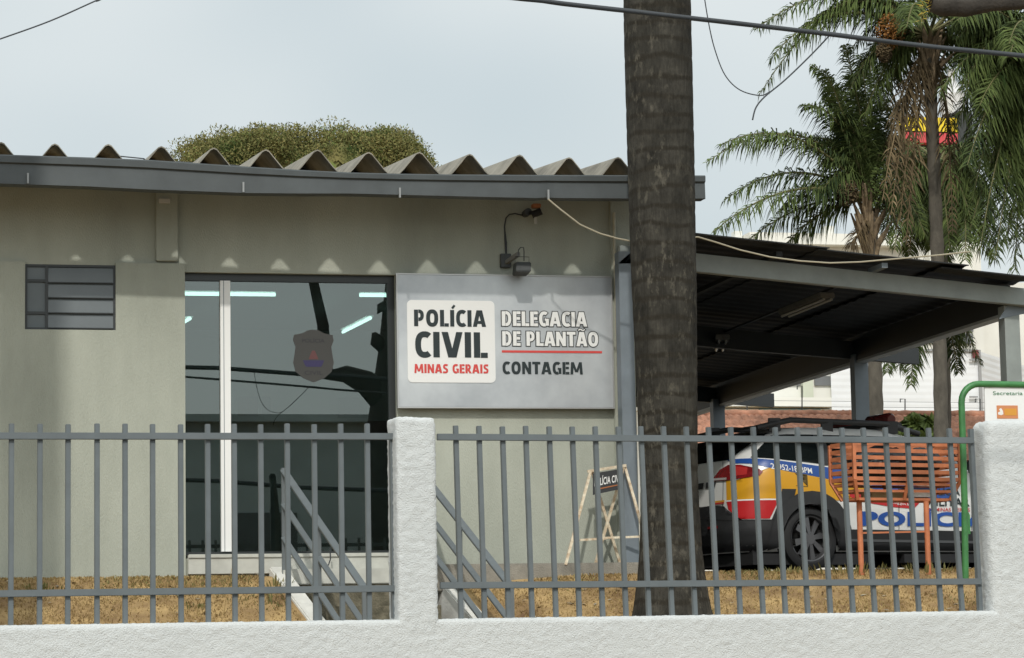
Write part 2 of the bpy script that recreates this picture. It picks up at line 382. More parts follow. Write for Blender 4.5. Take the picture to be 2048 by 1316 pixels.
zp = onF(830, 833, -.125).z
rough_block('pillar', p0, p1, zp, zp-.005, 1.37, .254, bw, cell=.0145, amp=.006, rnd=.03)
q0 = fs(1980, 1040, -.125); zq = onF(1990, 838, -.14).z
rough_block('pillar', q0, q0+.62, zq-.005, zq+.01, 1.37, .254, bw, cell=.0145, amp=.006, rnd=.06)

# ================================================================== RAILINGS
def railing(label, xs_top, xs_bot, ytop, ybot, railT, railB, endpost=None):
    c = onF(xs_bot[len(xs_bot)//2], 1230, .02)
    t = empty('railing', (c.x, c.y, ztop(0)), label, 'railing', 'railing panels on the street wall')
    for xt, xb in zip(xs_top, xs_bot):
        A = onF(xt, ytop(xt)+random.uniform(-1, 1), .0); B = onF(xb, ybot(xb)+6, .0)
        mb = MB(); mb.bar(B, A, .031, .031, FN); mb.build('picket', m_iron, t, bevel=.003)
    for (x0, y0), (x1, y1) in (railT, railB):
        mb = MB(); n = 10; A, B = onF(x0, y0, -.028), onF(x1, y1, -.028)
        mb.bar(A, B, .042, .024, FN); mb.build('rail', m_iron, t, bevel=.003)
    if endpost:
        (x0, y0), (x1, y1) = endpost
        mb = MB(); mb.bar(onF(x1, y1, .0), onF(x0, y0, .0), .028, .04, FN); mb.build('end_post', m_iron, t)
    return t
lt = [23, 80, 136, 194, 250, 305, 361, 415, 468, 521, 574, 628, 681, 734]
lb = [x+385*(-.005+.017*x/734) for x in lt]
railing('left grey iron railing panel between the frame edge and the middle white pillar', [-36-57*k for k in range(10, -1, -1)]+lt, [-38-57.5*k for k in range(10, -1, -1)]+lb, lambda x: 848, lambda x: 1251-.017*x, ((-640, 871), (786, 873)), ((-640, 1196), (790, 1177)), ((783, 868), (788, 1236)))
rt = [911, 957.5, 1004.5, 1051, 1098, 1144, 1190, 1236, 1281, 1326.5, 1372, 1416.5, 1461, 1506, 1550, 1594, 1638.6, 1683, 1726, 1770, 1813, 1856.5, 1898]
rb = [x+375*(.030+.038*(x-911)/(1820-911)) for x in rt]
railing('long right grey iron railing panel in front of the car and palm trunk', rt, rb, lambda x: 852+.004*(x-900), lambda x: 1236-.0145*(x-900), ((874, 874), (1947, 881)), ((880, 1171), (1963, 1163)), ((1941, 858), (1960, 1222)))

# ================================================================== POLICE STATION
st = empty('police_station', (3, YB, 2.4), 'long grey-beige police station with corrugated roof, grey gutter and glass entrance', 'building')
def zx(px, py, Y=YB): q = P(px, py, Y); return q.x, q.z
XL, XR = -7.0, 6.84
wx0, wz1 = zx(50, 528); wx1, wz0 = zx(231, 661)
dx0 = P(370, 830, YB).x; dx1 = P(794, 830, YB).x; dz0 = 2.575; dz1 = 5.16
ZT = 6.02
led = P(150, 525, YB).z
T = .22
mb = MB()
# upper wall (set back 30 mm behind the lower wall)
mb.box((XL, YB, max(led, wz1, dz1)+.0), (XR, YB+T, ZT))
topz = max(led, wz1, dz1)
# lower wall pieces
def lw(x0, x1, z0, z1, pr=.0): mb.box((x0, YB-pr, z0), (x1, YB+T, z1))
lw(XL, wx0, 1.9, topz); lw(wx0, wx1, 1.9, wz0); lw(wx1, dx0, 1.9, topz)
if topz-wz1 > .002: lw(wx0, wx1, wz1, topz)
lw(dx0, dx1, 1.9, dz0-.03); lw(dx1, XR, 1.9, topz)
if topz-dz1 > .002: lw(dx0, dx1, dz1, topz)
# side and back walls
mb.box((XL, YB+T, 1.9), (XL+.2, 33, ZT)); mb.box((XR-.2, YB+T, 1.9), (XR, 33, ZT)); mb.box((XL, 33, 1.9), (XR, 33.2, ZT))
mb.build('wall', m_wall, st)
mb = MB()   # projecting lower render with its ledge, the pilaster and the strip over the door
lz = led
mb.box((XL, YB-.03, 1.9), (wx0, YB-.0005, lz)); mb.box((wx0, YB-.03, 1.9), (wx1, YB-.0005, wz0)); mb.box((wx1, YB-.03, 1.9), (dx0-.0, YB-.0005, lz))
mb.build('lower_render', m_wall, st)
mb = MB(); px0 = P(311, 460, YB).x; px1 = P(355, 460, YB).x
mb.box((px0, YB-.055, lz+.02), (px1, YB-.0005, ZT-.01)); mb.build('pilaster', m_wall, st, bevel=.006)
mb = MB(); pa = P(1213, 470, YB).x
mb.box((pa+.03, YB-.04, 2.2), (XR-.002, YB-.0005, ZT-.01)); mb.build('corner_pier', m_wall, st, bevel=.006)
mb = MB(); j0 = P(318, 402, YB-.06); mb.box((j0.x, YB-.075, j0.z-.02), (j0.x+.1, YB-.055, j0.z+.02)); mb.build('bracket_plate', mat('pale_plate', (.55, .53, .48), .6), st)
# plinth and sill under the entrance
m_sill = mat('pale_sill', (.50, .50, .45), .85, .2, 4)
mb = MB(); mb.box((dx0+.02, YB-.06, 2.40), (dx1-.01, YB+.20, dz0)); mb.box((dx0+.02, YB-.075, dz0-.03), (dx1-.01, YB-.061, dz0+.004)); mb.build('door_sill', m_sill, st, bevel=.004)
# interior shell
mb = MB()
mb.box((1.2, 32.0, 2.5), (6.6, 32.1, 5.56)); mb.box((6.5, YB+T+.01, 2.5), (6.6, 31.99, 5.56)); mb.box((1.2, YB+T+.01, 2.5), (1.3, 31.99, 5.56))
mb.build('interior_wall', m_int, st)
mb = MB(); mb.box((1.31, YB+T+.01, 5.57), (6.49, 31.99, 5.62)); mb.build('ceiling', m_int, st)
mb = MB(); mb.box((1.31, YB+T+.01, 2.44), (6.49, 31.99, 2.57)); mb.build('interior_floor', mat('grey_tile_floor', (.22, .22, .21), .4, .1, 3), st)
m_band = mat('patterned_border', (.22, .14, .13), .6, .6, 9, dark=(.07, .06, .06))
zb = P(600, 842, 31.99).z; mb = MB(); mb.box((1.31, 31.975, zb-.16), (6.49, 31.995, zb)); mb.build('wall_border', m_band, st)
# --- entrance glazing
dr = MB(); fy0, fy1 = YB+.06, YB+.12
dr.box((dx0, fy0, dz1-.07), (dx1, fy1, dz1)); dr.box((dx0, fy0, dz0), (dx1, fy1, dz0+.03))
xd = P(776, 830, YB).x; dr.box((xd+.02, fy0, dz0+.03), (dx1, fy1, dz1-.07))
door = dr.build('glass_door', mat('dark_door_frame', (.02, .024, .024), .4), st)
mb = MB(); mx0 = P(441, 830, fy0).x; mx1 = P(461, 830, fy0).x
mb.box((mx0, fy0-.03, dz0+.031), (mx1, fy1+.01, dz1-.071)); mb.box((mx0+(mx1-mx0)*.30, fy0-.033, dz0+.031), (mx0+(mx1-mx0)*.36, fy0-.0302, dz1-.071), 1)
mb.build('mullion', [m_white, m_steel], door)
for a, b in ((dx0, mx0), (mx1, xd+.02)):
    mb = MB(); mb.box((a+.002, YB+.085, dz0+.031), (b-.002, YB+.093, dz1-.071)); pane = mb.build('pane', m_glass, door)
# emblem sticker on the glass
em = MB(); ey = YB+.082
c = P(627, 712, ey); ew, eh = .19, .245
sh = [(-.95, .80), (-.55, .86), (-.25, .98), (0, 1.0), (.25, .98), (.55, .86), (.95, .80), (1.0, .60), (.88, .35), (.93, .05), (1.0, -.25), (.88, -.6), (.5, -.85), (0, -1.0), (-.5, -.85), (-.88, -.6), (-1.0, -.25), (-.93, .05), (-.88, .35), (-1.0, .60)]
em.prism([Vector((c.x+a*ew, ey, c.z+b*eh)) for a, b in sh], (0, .0015, 0), 0)
m_em = [mat('faded_sticker', (.056, .056, .053), .9), mat('sticker_letters', (.03, .03, .035), .8), mat('sticker_blue', (.035, .03, .085), .8), mat('sticker_red', (.11, .045, .045), .8)]
def etext(t, cx, cz, w, h, mi):
    v, f = text_fit(t, w, h, .01)
    em.add([(c.x+cx-w/2+q.x, ey-.0015, c.z+cz+q.y) for q in v], f, mi)
etext('POLÍCIA', .0, .125, .21, .035, 1); etext('CIVIL', .0, -.175, .17, .038, 1)
em.prism([Vector((c.x+a, ey-.0015, c.z+b)) for a, b in ((-.10, -.04), (.10, -.04), (.08, -.085), (.07, -.10), (-.07, -.10), (-.08, -.085))], (0, .001, 0), 2)
em.prism([Vector((c.x+a, ey-.0015, c.z+b)) for a, b in ((-.045, -.03), (.045, -.03), (.03, .01), (.012, .05), (-.012, .05), (-.03, .01))], (0, .001, 0), 3)
em.build('emblem_sticker', m_em, door)
# --- louvre window
wi = MB(); fy0 = YB-.005
wd = wx1-wx0; wh = wz1-wz0; fr = .022
wi.box((wx0, YB+.0, wz0), (wx0+fr, YB+.05, wz1)); wi.box((wx1-fr, YB, wz0), (wx1, YB+.05, wz1)); wi.box((wx0+fr, YB, wz1-fr), (wx1-fr, YB+.05, wz1)); wi.box((wx0+fr, YB, wz0), (wx1-fr, YB+.05, wz0+fr))
vm = wx0+wd*.24; wi.box((vm-.013, YB-.003, wz0+fr), (vm+.013, YB+.053, wz1-fr))
for fz in (.26, .75): wi.box((wx0+fr, YB, wz0+wh*fz-.012), (vm-.013, YB+.05, wz0+wh*fz+.012))
win = wi.build('window', mat('dark_window_steel', (.035, .04, .042), .5), st)
for k in range(4):
    z1 = wz1-fr-(wh-2*fr)*k/4; z0 = wz1-fr-(wh-2*fr)*(k+1)/4
    mb = MB()
    vs_ = [(vm+.013, YB-.012, z0), (wx1-fr, YB-.012, z0), (wx1-fr, YB+.014, z1-.004), (vm+.013, YB+.014, z1-.004)]
    mb.prism([Vector(v) for v in vs_], (0, .006, 0)); mb.build('louvre_pane', m_winglass, win)
    mb = MB(); mb.box((vm+.013, YB-.016, z0-.009), (wx1-fr, YB+.012, z0-.001)); mb.build('louvre_rail', MATS['dark_window_steel'], win)
for a, b in ((0, .26), (.26, .75), (.75, 1)):
    mb = MB(); mb.box((wx0+fr, YB+.022, wz0+wh*a+.013), (vm-.013, YB+.028, wz0+wh*b-.013)); mb.build('pane', m_winglass, win)
# --- corrugated roof
OV = .90; YE = YB-OV
per = .4645; ph0 = P(838, 306, YE).x
prof = [(0, .0), (.06, -.012), (.10, -.035), (.30, -.150), (.40, -.198), (.44, -.21), (.56, -.21), (.60, -.198), (.70, -.150), (.90, -.035), (.94, -.012)]
crest = P(838, 306, YE).z
xs, zs = [], []
k = int((XL-.3-ph0)/per)-1
while True:
    done = False
    for a, dz_ in prof:
        x = ph0+(k+a)*per
        if x > XR+.42: done = True; break
        if x > XL-.3: xs.append(x); zs.append(dz_)
    if done: break
    k += 1
ys = [YE-.02, YE+.25, YE+1.2, YE+3, YE+6, YE+9.5]
mb = MB(); n = len(xs); th = .012
def roofz(i, y):
    kk = math.floor((xs[i]-ph0)/per+.5)
    return crest+zs[i]+.10*(y-YE)+.022*mnoise.noise(Vector((kk*3.1+.4, .3, 0)))-.006*zs[i]
for lay in (0, -th):
    mb.add([(xs[i], y, roofz(i, y)+lay) for y in ys for i in range(n)], [(j*n+i, j*n+i+1, (j+1)*n+i+1, (j+1)*n+i) for j in range(len(ys)-1) for i in range(n-1)])
o_ = n*len(ys)
mb.f += [(i, i+1, o_+i+1, o_+i) for i in range(n-1)]; mb.mi += [0]*(n-1)
mb.build('roof', m_fibre, st, smooth=True, fix=False)
# --- gutter fascia, slightly bent along its length
gl = [(-400, 300, 362), (0, 309, 368), (180, 315, 374), (300, 320, 380), (490, 333, 387), (600, 340, 388), (700, 345, 388), (800, 347.5, 390.5), (900, 349, 393), (1000, 349.5, 395.5), (1075, 350, 397), (1095, 350, 395), (1115, 350, 397), (1260, 350.5, 398), (1410, 351, 398)]
mb = MB(); sec = []
for px, yt, yb in gl:
    a = P(px, yt, YE-.05); b = P(px, yb, YE-.04)
    lip = (a.z-b.z)*.26; dn = .02 if 1090 < px < 1100 else 0
    X = a.x
    sec.append([(X, YE-.03, a.z-.004), (X, YE-.055, a.z), (X, YE-.065, a.z-.012), (X, YE-.062, a.z-lip), (X, YE-.040, a.z-lip-.012), (X, YE-.046+dn, b.z+.004), (X, YE-.036+dn, b.z), (X, YE+.02, b.z+.004), (X, YE+.02, b.z+.010), (X, YE-.028+dn, b.z+.012), (X, YE-.026, a.z-lip-.01), (X, YE-.03, a.z-.010)])
sec.insert(0, [(XL-.2, y_, z_) for (_, y_, z_) in sec[0]])
ns = len(sec[0])
mb.add([p for s_ in sec for p in s_], [(i*ns+j, i*ns+(j+1) % ns, (i+1)*ns+(j+1) % ns, (i+1)*ns+j) for i in range(len(sec)-1) for j in range(ns)]+[tuple(range(ns))[::-1], tuple((len(sec)-1)*ns+j for j in range(ns))])
gut = mb.build('gutter', m_gutter, st, smooth=True)
mb = MB()
for s_, t_ in zip(sec, sec[1:]):           # floor and back of the trough
    zb0, zb1, zt0, zt1 = s_[7][2], t_[7][2], s_[1][2]-.055, t_[1][2]-.055
    mb.add([(s_[0][0], YE+.0205, zb0), (t_[0][0], YE+.0205, zb1), (t_[0][0], YE+.115, zb1), (s_[0][0], YE+.115, zb0), (s_[0][0], YE+.115, zt0), (t_[0][0], YE+.115, zt1)], [(0, 1, 2, 3), (3, 2, 5, 4)])
mb.build('gutter_trough', m_gutter, st, fix=False)
for px, y in ((56, 355), (487, 373), (800, 384), (1097, 388)):
    a = P(px, y, YE-.07); mb = MB(); mb.box((a.x-.008, YE-.072, a.z-.05), (a.x+.008, YE-.052, a.z+.04)); mb.build('strap', mat('strap_metal', (.26, .27, .27), .5), gut)

# ================================================================== SIGN
sg = empty('sign_board', (5.6, YB-.06, P(1000, 815, YB-.08).z), 'wide brushed aluminium sign board beside the glass entrance, reading POLÍCIA CIVIL and DELEGACIA', 'sign')
SY = YB-.09
s0 = P(798, 813.5, SY); s1 = P(1221, 555, SY)
mb = MB(); mb.box((s0.x, SY, s0.z), (s1.x, YB-.042, s1.z)); mb.build('panel', m_sign, sg, bevel=.003)
mb = MB(); e = .012
mb.box((s0.x-e, SY-.006, s0.z-e), (s0.x, YB-.042, s1.z+e)); mb.box((s1.x, SY-.006, s0.z-e), (s1.x+e, YB-.042, s1.z+e)); mb.box((s0.x, SY-.006, s0.z-e), (s1.x, YB-.042, s0.z)); mb.box((s0.x, SY-.006, s1.z), (s1.x, YB-.042, s1.z+e))
mb.build('frame', mat('sign_edge', (.5, .5, .49), .4, metal=.6), sg)
def zoom(X, Y): return 760+X/4.096, 520+Y/4.096
a = P(*zoom(228, 1003), SY); b = P(*zoom(936, 336), SY)
rr = .045; pl = []
for cx, cz, s_ in ((b.x-rr, b.z-rr, 0), (a.x+rr, b.z-rr, 90), (a.x+rr, a.z+rr, 180), (b.x-rr, a.z+rr, 270)):
    for q in range(7): pl.append(Vector((cx+rr*math.cos(rad(s_+q*15)), SY-.006, cz+rr*math.sin(rad(s_+q*15)))))
mb = MB(); mb.prism(pl, (0, .005, 0)); mb.build('white_plate', m_white, sg)
def signtext(txt, X0, X1, Yt, Yb_, material, bold, lift, name='lettering', grow=0):
    a = P(*zoom(X0, Yb_), SY); b = P(*zoom(X1, Yt), SY); t_ = P(*zoom(X0, Yt), SY)
    return bold_text(txt, a.x, a.z, b.x-a.x, t_.z-a.z, SY, lift, grow).build(name, material, sg, fix=False)
signtext('POLÍCIA', 276, 864, 407, 543, m_black, .035, .009)
signtext('CIVIL', 282, 878, 588, 797, m_black, .045, .009)
signtext('MINAS GERAIS', 280, 889, 852, 926, m_red, .03, .009)
signtext('DELEGACIA', 996, 1692, 420, 540, m_outline, .055, .003, 'lettering_outline', .0085)
signtext('DELEGACIA', 996, 1692, 420, 540, m_white, .035, .0065)
signtext('DE PLANTÃO', 1000, 1786, 584, 702, m_outline, .055, .003, 'lettering_outline', .0085)
signtext('DE PLANTÃO', 1000, 1786, 584, 702, m_white, .035, .0065)
signtext('CONTAGEM', 1001, 1660, 833, 934, m_black, .035, .004)
a = P(*zoom(998, 758), SY); b = P(*zoom(1818, 738), SY)
mb = MB(); mb.box((a.x, SY-.004, a.z), (b.x, SY-.0005, a.z+.021)); mb.build('red_rule', m_red, sg)

# ================================================================== FITTINGS ON THE FRONT
def lamp_tube(label, A, B, off=.0):
    A = Vector(A); B = Vector(B); t = empty('ceiling_lamp', (A+B)/2, label, 'lamp', 'fluorescent lamps inside the entrance')
    mb = MB(); mb.tube([A, B], .019, 8); mb.build('tube', m_tube, t)
    mb = MB(); mb.bar(A+Vector((0, 0, .05)), B+Vector((0, 0, .05)), .09, .05, (0, 0, 1)); mb.build('housing', m_white, t)
lamp_tube('lit horizontal tube behind the left pane and mullion of the entrance', P(330, 587, 26.6), P(551, 589, 26.6))
lamp_tube('lit horizontal tube high at the right edge of the entrance glass', P(719, 590, 26.6), P(850, 591, 26.6))
lamp_tube('lit slanting tube right of the shield sticker, deep in the hall', P(741, 636, 29.0), P(686, 664, 30.6))
lamp_tube('short lit slanting tube end at the left jamb of the entrance', P(380, 637, 29.0), P(335, 664, 30.6))
for (x0, y0, x1, y1, c_, lb_) in ((476, 793, 516, 832, (.30, .22, .20), 'pinkish notice on the hall back wall behind the glass'), (524, 793, 541, 828, (.16, .22, .22), 'narrow bluish notice next to the pinkish one on the hall back wall'), (676, 795, 734, 836, (.20, .25, .26), 'large pale notice on the hall back wall right of the shield sticker')):
    a = P(x0, y1, 31.97); b = P(x1, y0, 31.97); mb = MB(); mb.box((a.x, 31.975, a.z), (b.x, 31.995, b.z)); tag(mb.build('notice', mat('paper_%.2f' % c_[0], c_, .7, .25, 14)), lb_, 'notice', 'notices on the hall back wall')
# floodlight
fl = empty('floodlight', P(1040, 545, YB-.1), 'dark grey floodlight on a bracket arm above the aluminium sign', 'floodlight')
m_dk = mat('dark_fitting', (.045, .05, .05), .5, .3, 20)
a = P(1001, 535, YB-.03); b = P(1021, 508, YB-.03); mb = MB(); mb.box((a.x, YB-.06, a.z), (b.x, YB-.041 if False else YB, b.z)); mb.build('junction_box', m_dk, fl, bevel=.004)
mb = MB(); mb.bar(P(1013, 525, YB-.05), P(1037, 508, YB-.30), .035, .035, (0, 0, 1)); mb.build('arm', mat('grey_arm', (.16, .16, .15), .6), fl)
a = P(1029, 545, YB-.30); b = P(1058, 525, YB-.30); mb = MB()
mb.prism([Vector((a.x, YB-.38, a.z)), Vector((a.x, YB-.20, a.z-.02)), Vector((a.x+.01, YB-.20, b.z)), Vector((a.x+.012, YB-.34, b.z))], (b.x-a.x, 0, 0)); mb.build('housing', m_dk, fl, bevel=.008)
mb = MB(); q = P(1043, 530, YB-.345); mb.box((q.x-.018, q.y-.005, q.z-.012), (q.x+.018, q.y+.02, q.z+.006)); mb.build('rating_label', m_white, fl)
mb = MB(); mb.tube([P(*c_, YB-.3) for c_ in ((1036, 512), (1037, 500), (1041, 495), (1047, 495), (1048, 503), (1048, 522))], .005, 6); mb.tube([P(*c_, YB-.3) for c_ in ((1030, 527), (1030, 513), (1058, 514), (1058, 527))], .003, 5); mb.build('cable_loop', m_dk, fl)
# sensor under the eave
se = empty('motion_sensor', P(1070, 430, YB-.1), 'small dark sensor with an orange top under the eave near the bent gutter', 'sensor')
q = P(1053, 426, YB-.06); mb = MB(); mb.tube([(q.x, YB-.0, q.z), (q.x, YB-.14, q.z)], .035, 10); mb.build('mount', m_dk, se)
q = P(1070, 424, YB-.15); mb = MB(); mb.tube([(q.x-.03, q.y, q.z-.03), (q.x+.055, q.y-.03, q.z+.005)], .035, 10); mb.bar((q.x-.06, q.y, q.z-.01), (q.x, q.y, q.z-.01), .03, .03); mb.build('head', m_rubber, se, smooth=True)
mb = MB(); mb.box((q.x-.03, q.y-.045, q.z+.035), (q.x+.05, q.y+.03, q.z+.075)); mb.build('orange_cap', mat('orange_cap', (.35, .12, .03), .5), se, bevel=.006)
mb = MB(); mb.box((q.x-.01, q.y-.02, q.z-.115), (q.x+.012, q.y, q.z-.045)); mb.build('tag_strip', mat('worn_metal', (.5, .5, .47)), se)
mb = MB(); mb.tube([P(*c_, YB-.035) for c_ in ((1012, 510), (1010, 480), (1009, 452), (1012, 436), (1019, 429), (1030, 427), (1042, 430), (1051, 430))], .007, 6)
mb.tube([P(*c_, YB-.03) for c_ in ((1013, 510), (1013, 485), (1010, 462))], .005, 6)
tag(mb.build('wall_cable', m_cable), 'thin black cable looping from the sensor down to the floodlight box', 'cable')
# conduit at the corner
mb = MB(); mb.tube([P(1228, 425, YB-.06), P(1230, 540, YB-.06), P(1240, 850, YB-.06), P(1247, 1126, YB-.06)], .014, 8)
tag(mb.build('conduit_pipe', mat('cream_conduit', (.50, .47, .36), .6, .2, 9)), 'thin cream conduit running down the station corner beside the blue-grey post', 'pipe')
# sagging yellow cable
cp = [(1096, 398, 23.52), (1120, 418, 23.5), (1160, 449, 23.5), (1200, 467, 23.5), (1235, 477, 23.45), (1266, 483, 23.45), (1330, 478, 23.45), (1396, 474, 23.45), (1430, 484, 23.45), (1480, 500, 23.45), (1540, 514, 23.45), (1600, 522, 23.45), (1660, 526, 23.45), (1720, 524, 23.45), (1800, 517, 23.45), (1880, 510, 23.4), (1940, 503, 23.4)]
mb = MB(); mb.tube([P(*c_) for c_ in cp], .0075, 6); tag(mb.build('sagging_cable', m_yellowcable, smooth=True), 'yellowish cable sagging from the bent gutter across to the carport roof', 'cable')

# ================================================================== STAIRS
sd = Vector((.20, -.98, 0)).normalized(); sn = Vector((-sd.y, sd.x, 0))    # down the flight / to the left seen from the street is -sn
stp = empty('entrance_stair', (3.6, 23.6, 1.9), 'worn concrete entrance steps between sloping white side kerbs', 'stair')
s0 = P(538, 1146, YB-.15); s0.z = 2.42
s1 = P(850, 1146, YB-.15); s1.z = 2.42
wdt = (s1-s0).dot(Vector((1, 0, 0)))
mb = MB()
mb.box((s0.x+.1, YB-.30, 2.29), (s1.x+.06, YB-.066, 2.43)); mb.build('landing', m_sill, stp, bevel=.008)
mb = MB(); run, rise = .27, .130
for k in range(10):
    A = s0+Vector((.16, -.16, 0))+sd*(run*k); zt_ = 2.34-rise*(k+1)
    q = [A, A+Vector((wdt-.26, 0, 0)), A+Vector((wdt-.26, 0, 0))+sd*run, A+sd*run]
    mb.prism([Vector((v.x, v.y, zt_)) for v in q], (0, 0, -.35))
mb.box((s0.x+.1, YB-.28, 1.6), (s1.x+.06, YB-.07, 2.289)); mb.build('steps', mat('mossy_concrete', (.17, .15, .105), .95, .5, 9, .8, 60, dark=(.06, .055, .035)), stp)
m_kerb = mat('white_kerb_paint', (.66, .65, .60), .85, .18, 6, .4, 60)
for base in (s0, s1):
    mb = MB(); A = base; ln = 2.9; dr_ = rise/run*ln
    a_ = [Vector((A.x-.0, A.y-.0, 2.46)), Vector((A.x+.15, A.y, 2.46))]
    end = [v+sd*ln-Vector((0, 0, dr_)) for v in a_]
    mb.add(a_+end+[v-Vector((0, 0, .5)) for v in a_+end], [(0, 1, 3, 2), (4, 6, 7, 5), (0, 2, 6, 4), (1, 5, 7, 3), (0, 4, 5, 1), (2, 3, 7, 6)]); mb.build('side_kerb', m_kerb, stp, bevel=.01)
# handrails
def handrail(label, A, top_h=1.0):
    """A: foot of the upper post"""
    t = empty('handrail', A, label, 'handrail', 'handrails of the entrance steps')
    slope = rise/run*1.18; Ln = 1.98
    down = sd-Vector((0, 0, slope)); Z = Vector((0, 0, 1))
    mb = MB(); mb.bar(A-Z*.05, A+Z*top_h, .035, .035); mb.build('post', m_iron, t)
    for f_, nm, w in ((1.0, 'handrail_bar', .06), (.66, 'middle_bar', .05), (.33, 'lower_bar', .05)):
        mb = MB(); mb.bar(A+Z*(top_h*f_-.02), A+Z*(top_h*f_-.02)+down*Ln, w, .035, (0, 1, 0)); mb.build(nm, m_iron, t, bevel=.004)
    for s_ in (.9, Ln):
        q = A+down*s_; mb = MB(); mb.bar(q+Z*(top_h-.03), q-Z*.25, .04, .04); mb.build('post', m_iron, t)
A = P(568, 1140, YB-.28); handrail('left grey handrail of the steps, in front of the glass entrance', Vector((A.x, A.y, 2.43)), P(568, 936, A.y).z-2.43)
A = P(842, 1140, YB-.28); handrail('right grey handrail of the steps, just right of the middle white pillar', Vector((A.x, A.y, 2.43)), P(842, 936, A.y).z-2.43)
# small wall hooks seen by the rails
mb = MB(); mb.tube([P(*c_, YB-.2) for c_ in ((660, 1095), (661, 1118), (657, 1130), (646, 1132))], .006, 6); tag(mb.build('wire_hook', m_cable), 'thin bent wire hook by the left handrail under the glass', 'hook')

# ================================================================== A-FRAME SIGN
m_cream = mat('rusty_cream_paint', (.70, .64, .50), .6, .3, 18, dark=(.42, .28, .16))
af = empty('trestle_sign', P(1205, 1130, 24.1), 'rusty cream trestle sign with a black board reading POLÍCIA CIVIL', 'sign')
yf, yb_ = 23.95, 24.30
TL = P(1181, 943, 24.12); TR = P(1248, 931, 24.12)
feet = {'l1': P(1131, 1128, yf), 'l2': P(1240, 1130, yf), 'r1': P(1190, 1129, yb_), 'r2': P(1305, 1128, yf+.1)}
legs = [(TL, P(1131, 1130, yf)), (TL+Vector((.02, .02, 0)), P(1241, 1130, yb_)), (TR, P(1190, 1130, yb_)), (TR+Vector((.01, .02, 0)), P(1306, 1130, yf))]
for A, B in legs:
    mb = MB(); mb.bar(B, A, .024, .024); mb.build('leg', m_cream, af)
mb = MB(); mb.bar(TL-Vector((.03, 0, 0)), TR+Vector((.02, 0, 0)), .026, .026); mb.build('top_bar', m_cream, af)
for A, B in ((P(1160, 1080, 24.02), P(1212, 1077, 24.05)), (P(1204, 1076, 24.2), P(1290, 1073, 24.02))):
    mb = MB(); mb.bar(A, B, .02, .02); mb.build('cross_bar', m_cream, af)
bd = MB(); c0, c1, c2, c3 = P(1186, 947, 24.06), P(1246, 937, 24.06), P(1246, 977, 24.06), P(1186, 990, 24.06)
bd.prism([c0, c1, c2, c3], (0, .008, 0)); board = bd.build('board', mat('black_board', (.03, .032, .035), .6), af)
v, f = text_fit('POLÍCIA CIVIL', 1, 1, .02)
mb = MB()
def quadmap(u, w): return (c3*(1-u)+c2*u)*(1-w)+(c0*(1-u)+c1*u)*w
mb.add([quadmap(.04+.92*q.x, .38+.36*q.y)-Vector((0, .003, 0)) for q in v], f); mb.build('lettering', m_white, board, fix=False)
mb = MB(); mb.add([quadmap(.06, .2)-Vector((0, .003, 0)), quadmap(.94, .2)-Vector((0, .003, 0)), quadmap(.94, .26)-Vector((0, .003, 0)), quadmap(.06, .26)-Vector((0, .003, 0))], [(0, 1, 2, 3)]); mb.build('orange_line', mat('orange_line', (.35, .13, .05)), board)

# ================================================================== PALM TRUNKS NEAR THE WALL
def big_palm(base, label, pr, top=9.6):
    t = empty('palm_tree', base, label, 'palm', 'tall palms behind the street wall')
    mb = MB(); nz_, na = 260, 40; vs_ = []; fs_ = []
    ringz = [0]
    z = 0
    while z < top:
        z += random.uniform(.13, .24); ringz.append(z)
    def R_(h):
        for (a, ra), (b, rb_) in zip(pr, pr[1:]):
            if h <= b: return ra+(rb_-ra)*(h-a)/(b-a)
        return pr[-1][1]
    for i in range(nz_+1):
        h = -.25+(top+.25)*(i/nz_)
        dmin = min(abs(h-r_) for r_ in ringz)
        for j in range(na):
            a = 2*math.pi*j/na; d = Vector((math.cos(a), math.sin(a), 0))
            hh = h+.02*mnoise.noise(Vector((d.x*1.2, d.y*1.2, h*.5)))
            dm = min(abs(hh-r_) for r_ in ringz)
            r_ = R_(max(h, 0))*(1+.018*mnoise.noise(Vector((d.x*1.4, d.y*1.4, h*.8+3)))+.006*mnoise.noise(Vector((d.x*6, d.y*6, h*5))))
            r_ -= .0035*math.exp(-(dm/.018)**2)
            vs_.append(Vector(base)+d*r_+Vector((0, 0, h)))
    for i in range(nz_):
        for j in range(na): fs_.append((i*na+j, i*na+(j+1) % na, (i+1)*na+(j+1) % na, (i+1)*na+j))
    mb.add(vs_, fs_); mb.build('trunk', m_palm, t, smooth='all', fix=False)
    return t
# bark: grey-brown fibres, ring scars, pale lichen spots
m_palm = bpy.data.materials.new('ringed_palm_bark'); m_palm.use_nodes = True
nt = m_palm.node_tree; b = nt.nodes['Principled BSDF']; b.inputs['Roughness'].default_value = .95; b.inputs['Specular IOR Level'].default_value = .15
g = nt.nodes.new('ShaderNodeNewGeometry')
def nn(scale, st=(1, 1, 1), det=5):
    mp_ = nt.nodes.new('ShaderNodeMapping'); mp_.inputs['Scale'].default_value = st; nt.links.new(g.outputs['Position'], mp_.inputs[0])
    n_ = nt.nodes.new('ShaderNodeTexNoise'); n_.inputs['Scale'].default_value = scale; n_.inputs['Detail'].default_value = det; n_.inputs['Roughness'].default_value = .65
    nt.links.new(mp_.outputs[0], n_.inputs['Vector']); return n_
def ramp(n_, p0, p1, c0=(0, 0, 0), c1=(1, 1, 1)):
    r_ = nt.nodes.new('ShaderNodeValToRGB'); r_.color_ramp.elements[0].position = p0; r_.color_ramp.elements[1].position = p1
    r_.color_ramp.elements[0].color = (*c0, 1); r_.color_ramp.elements[1].color = (*c1, 1); nt.links.new(n_.outputs['Fac'], r_.inputs[0]); return r_
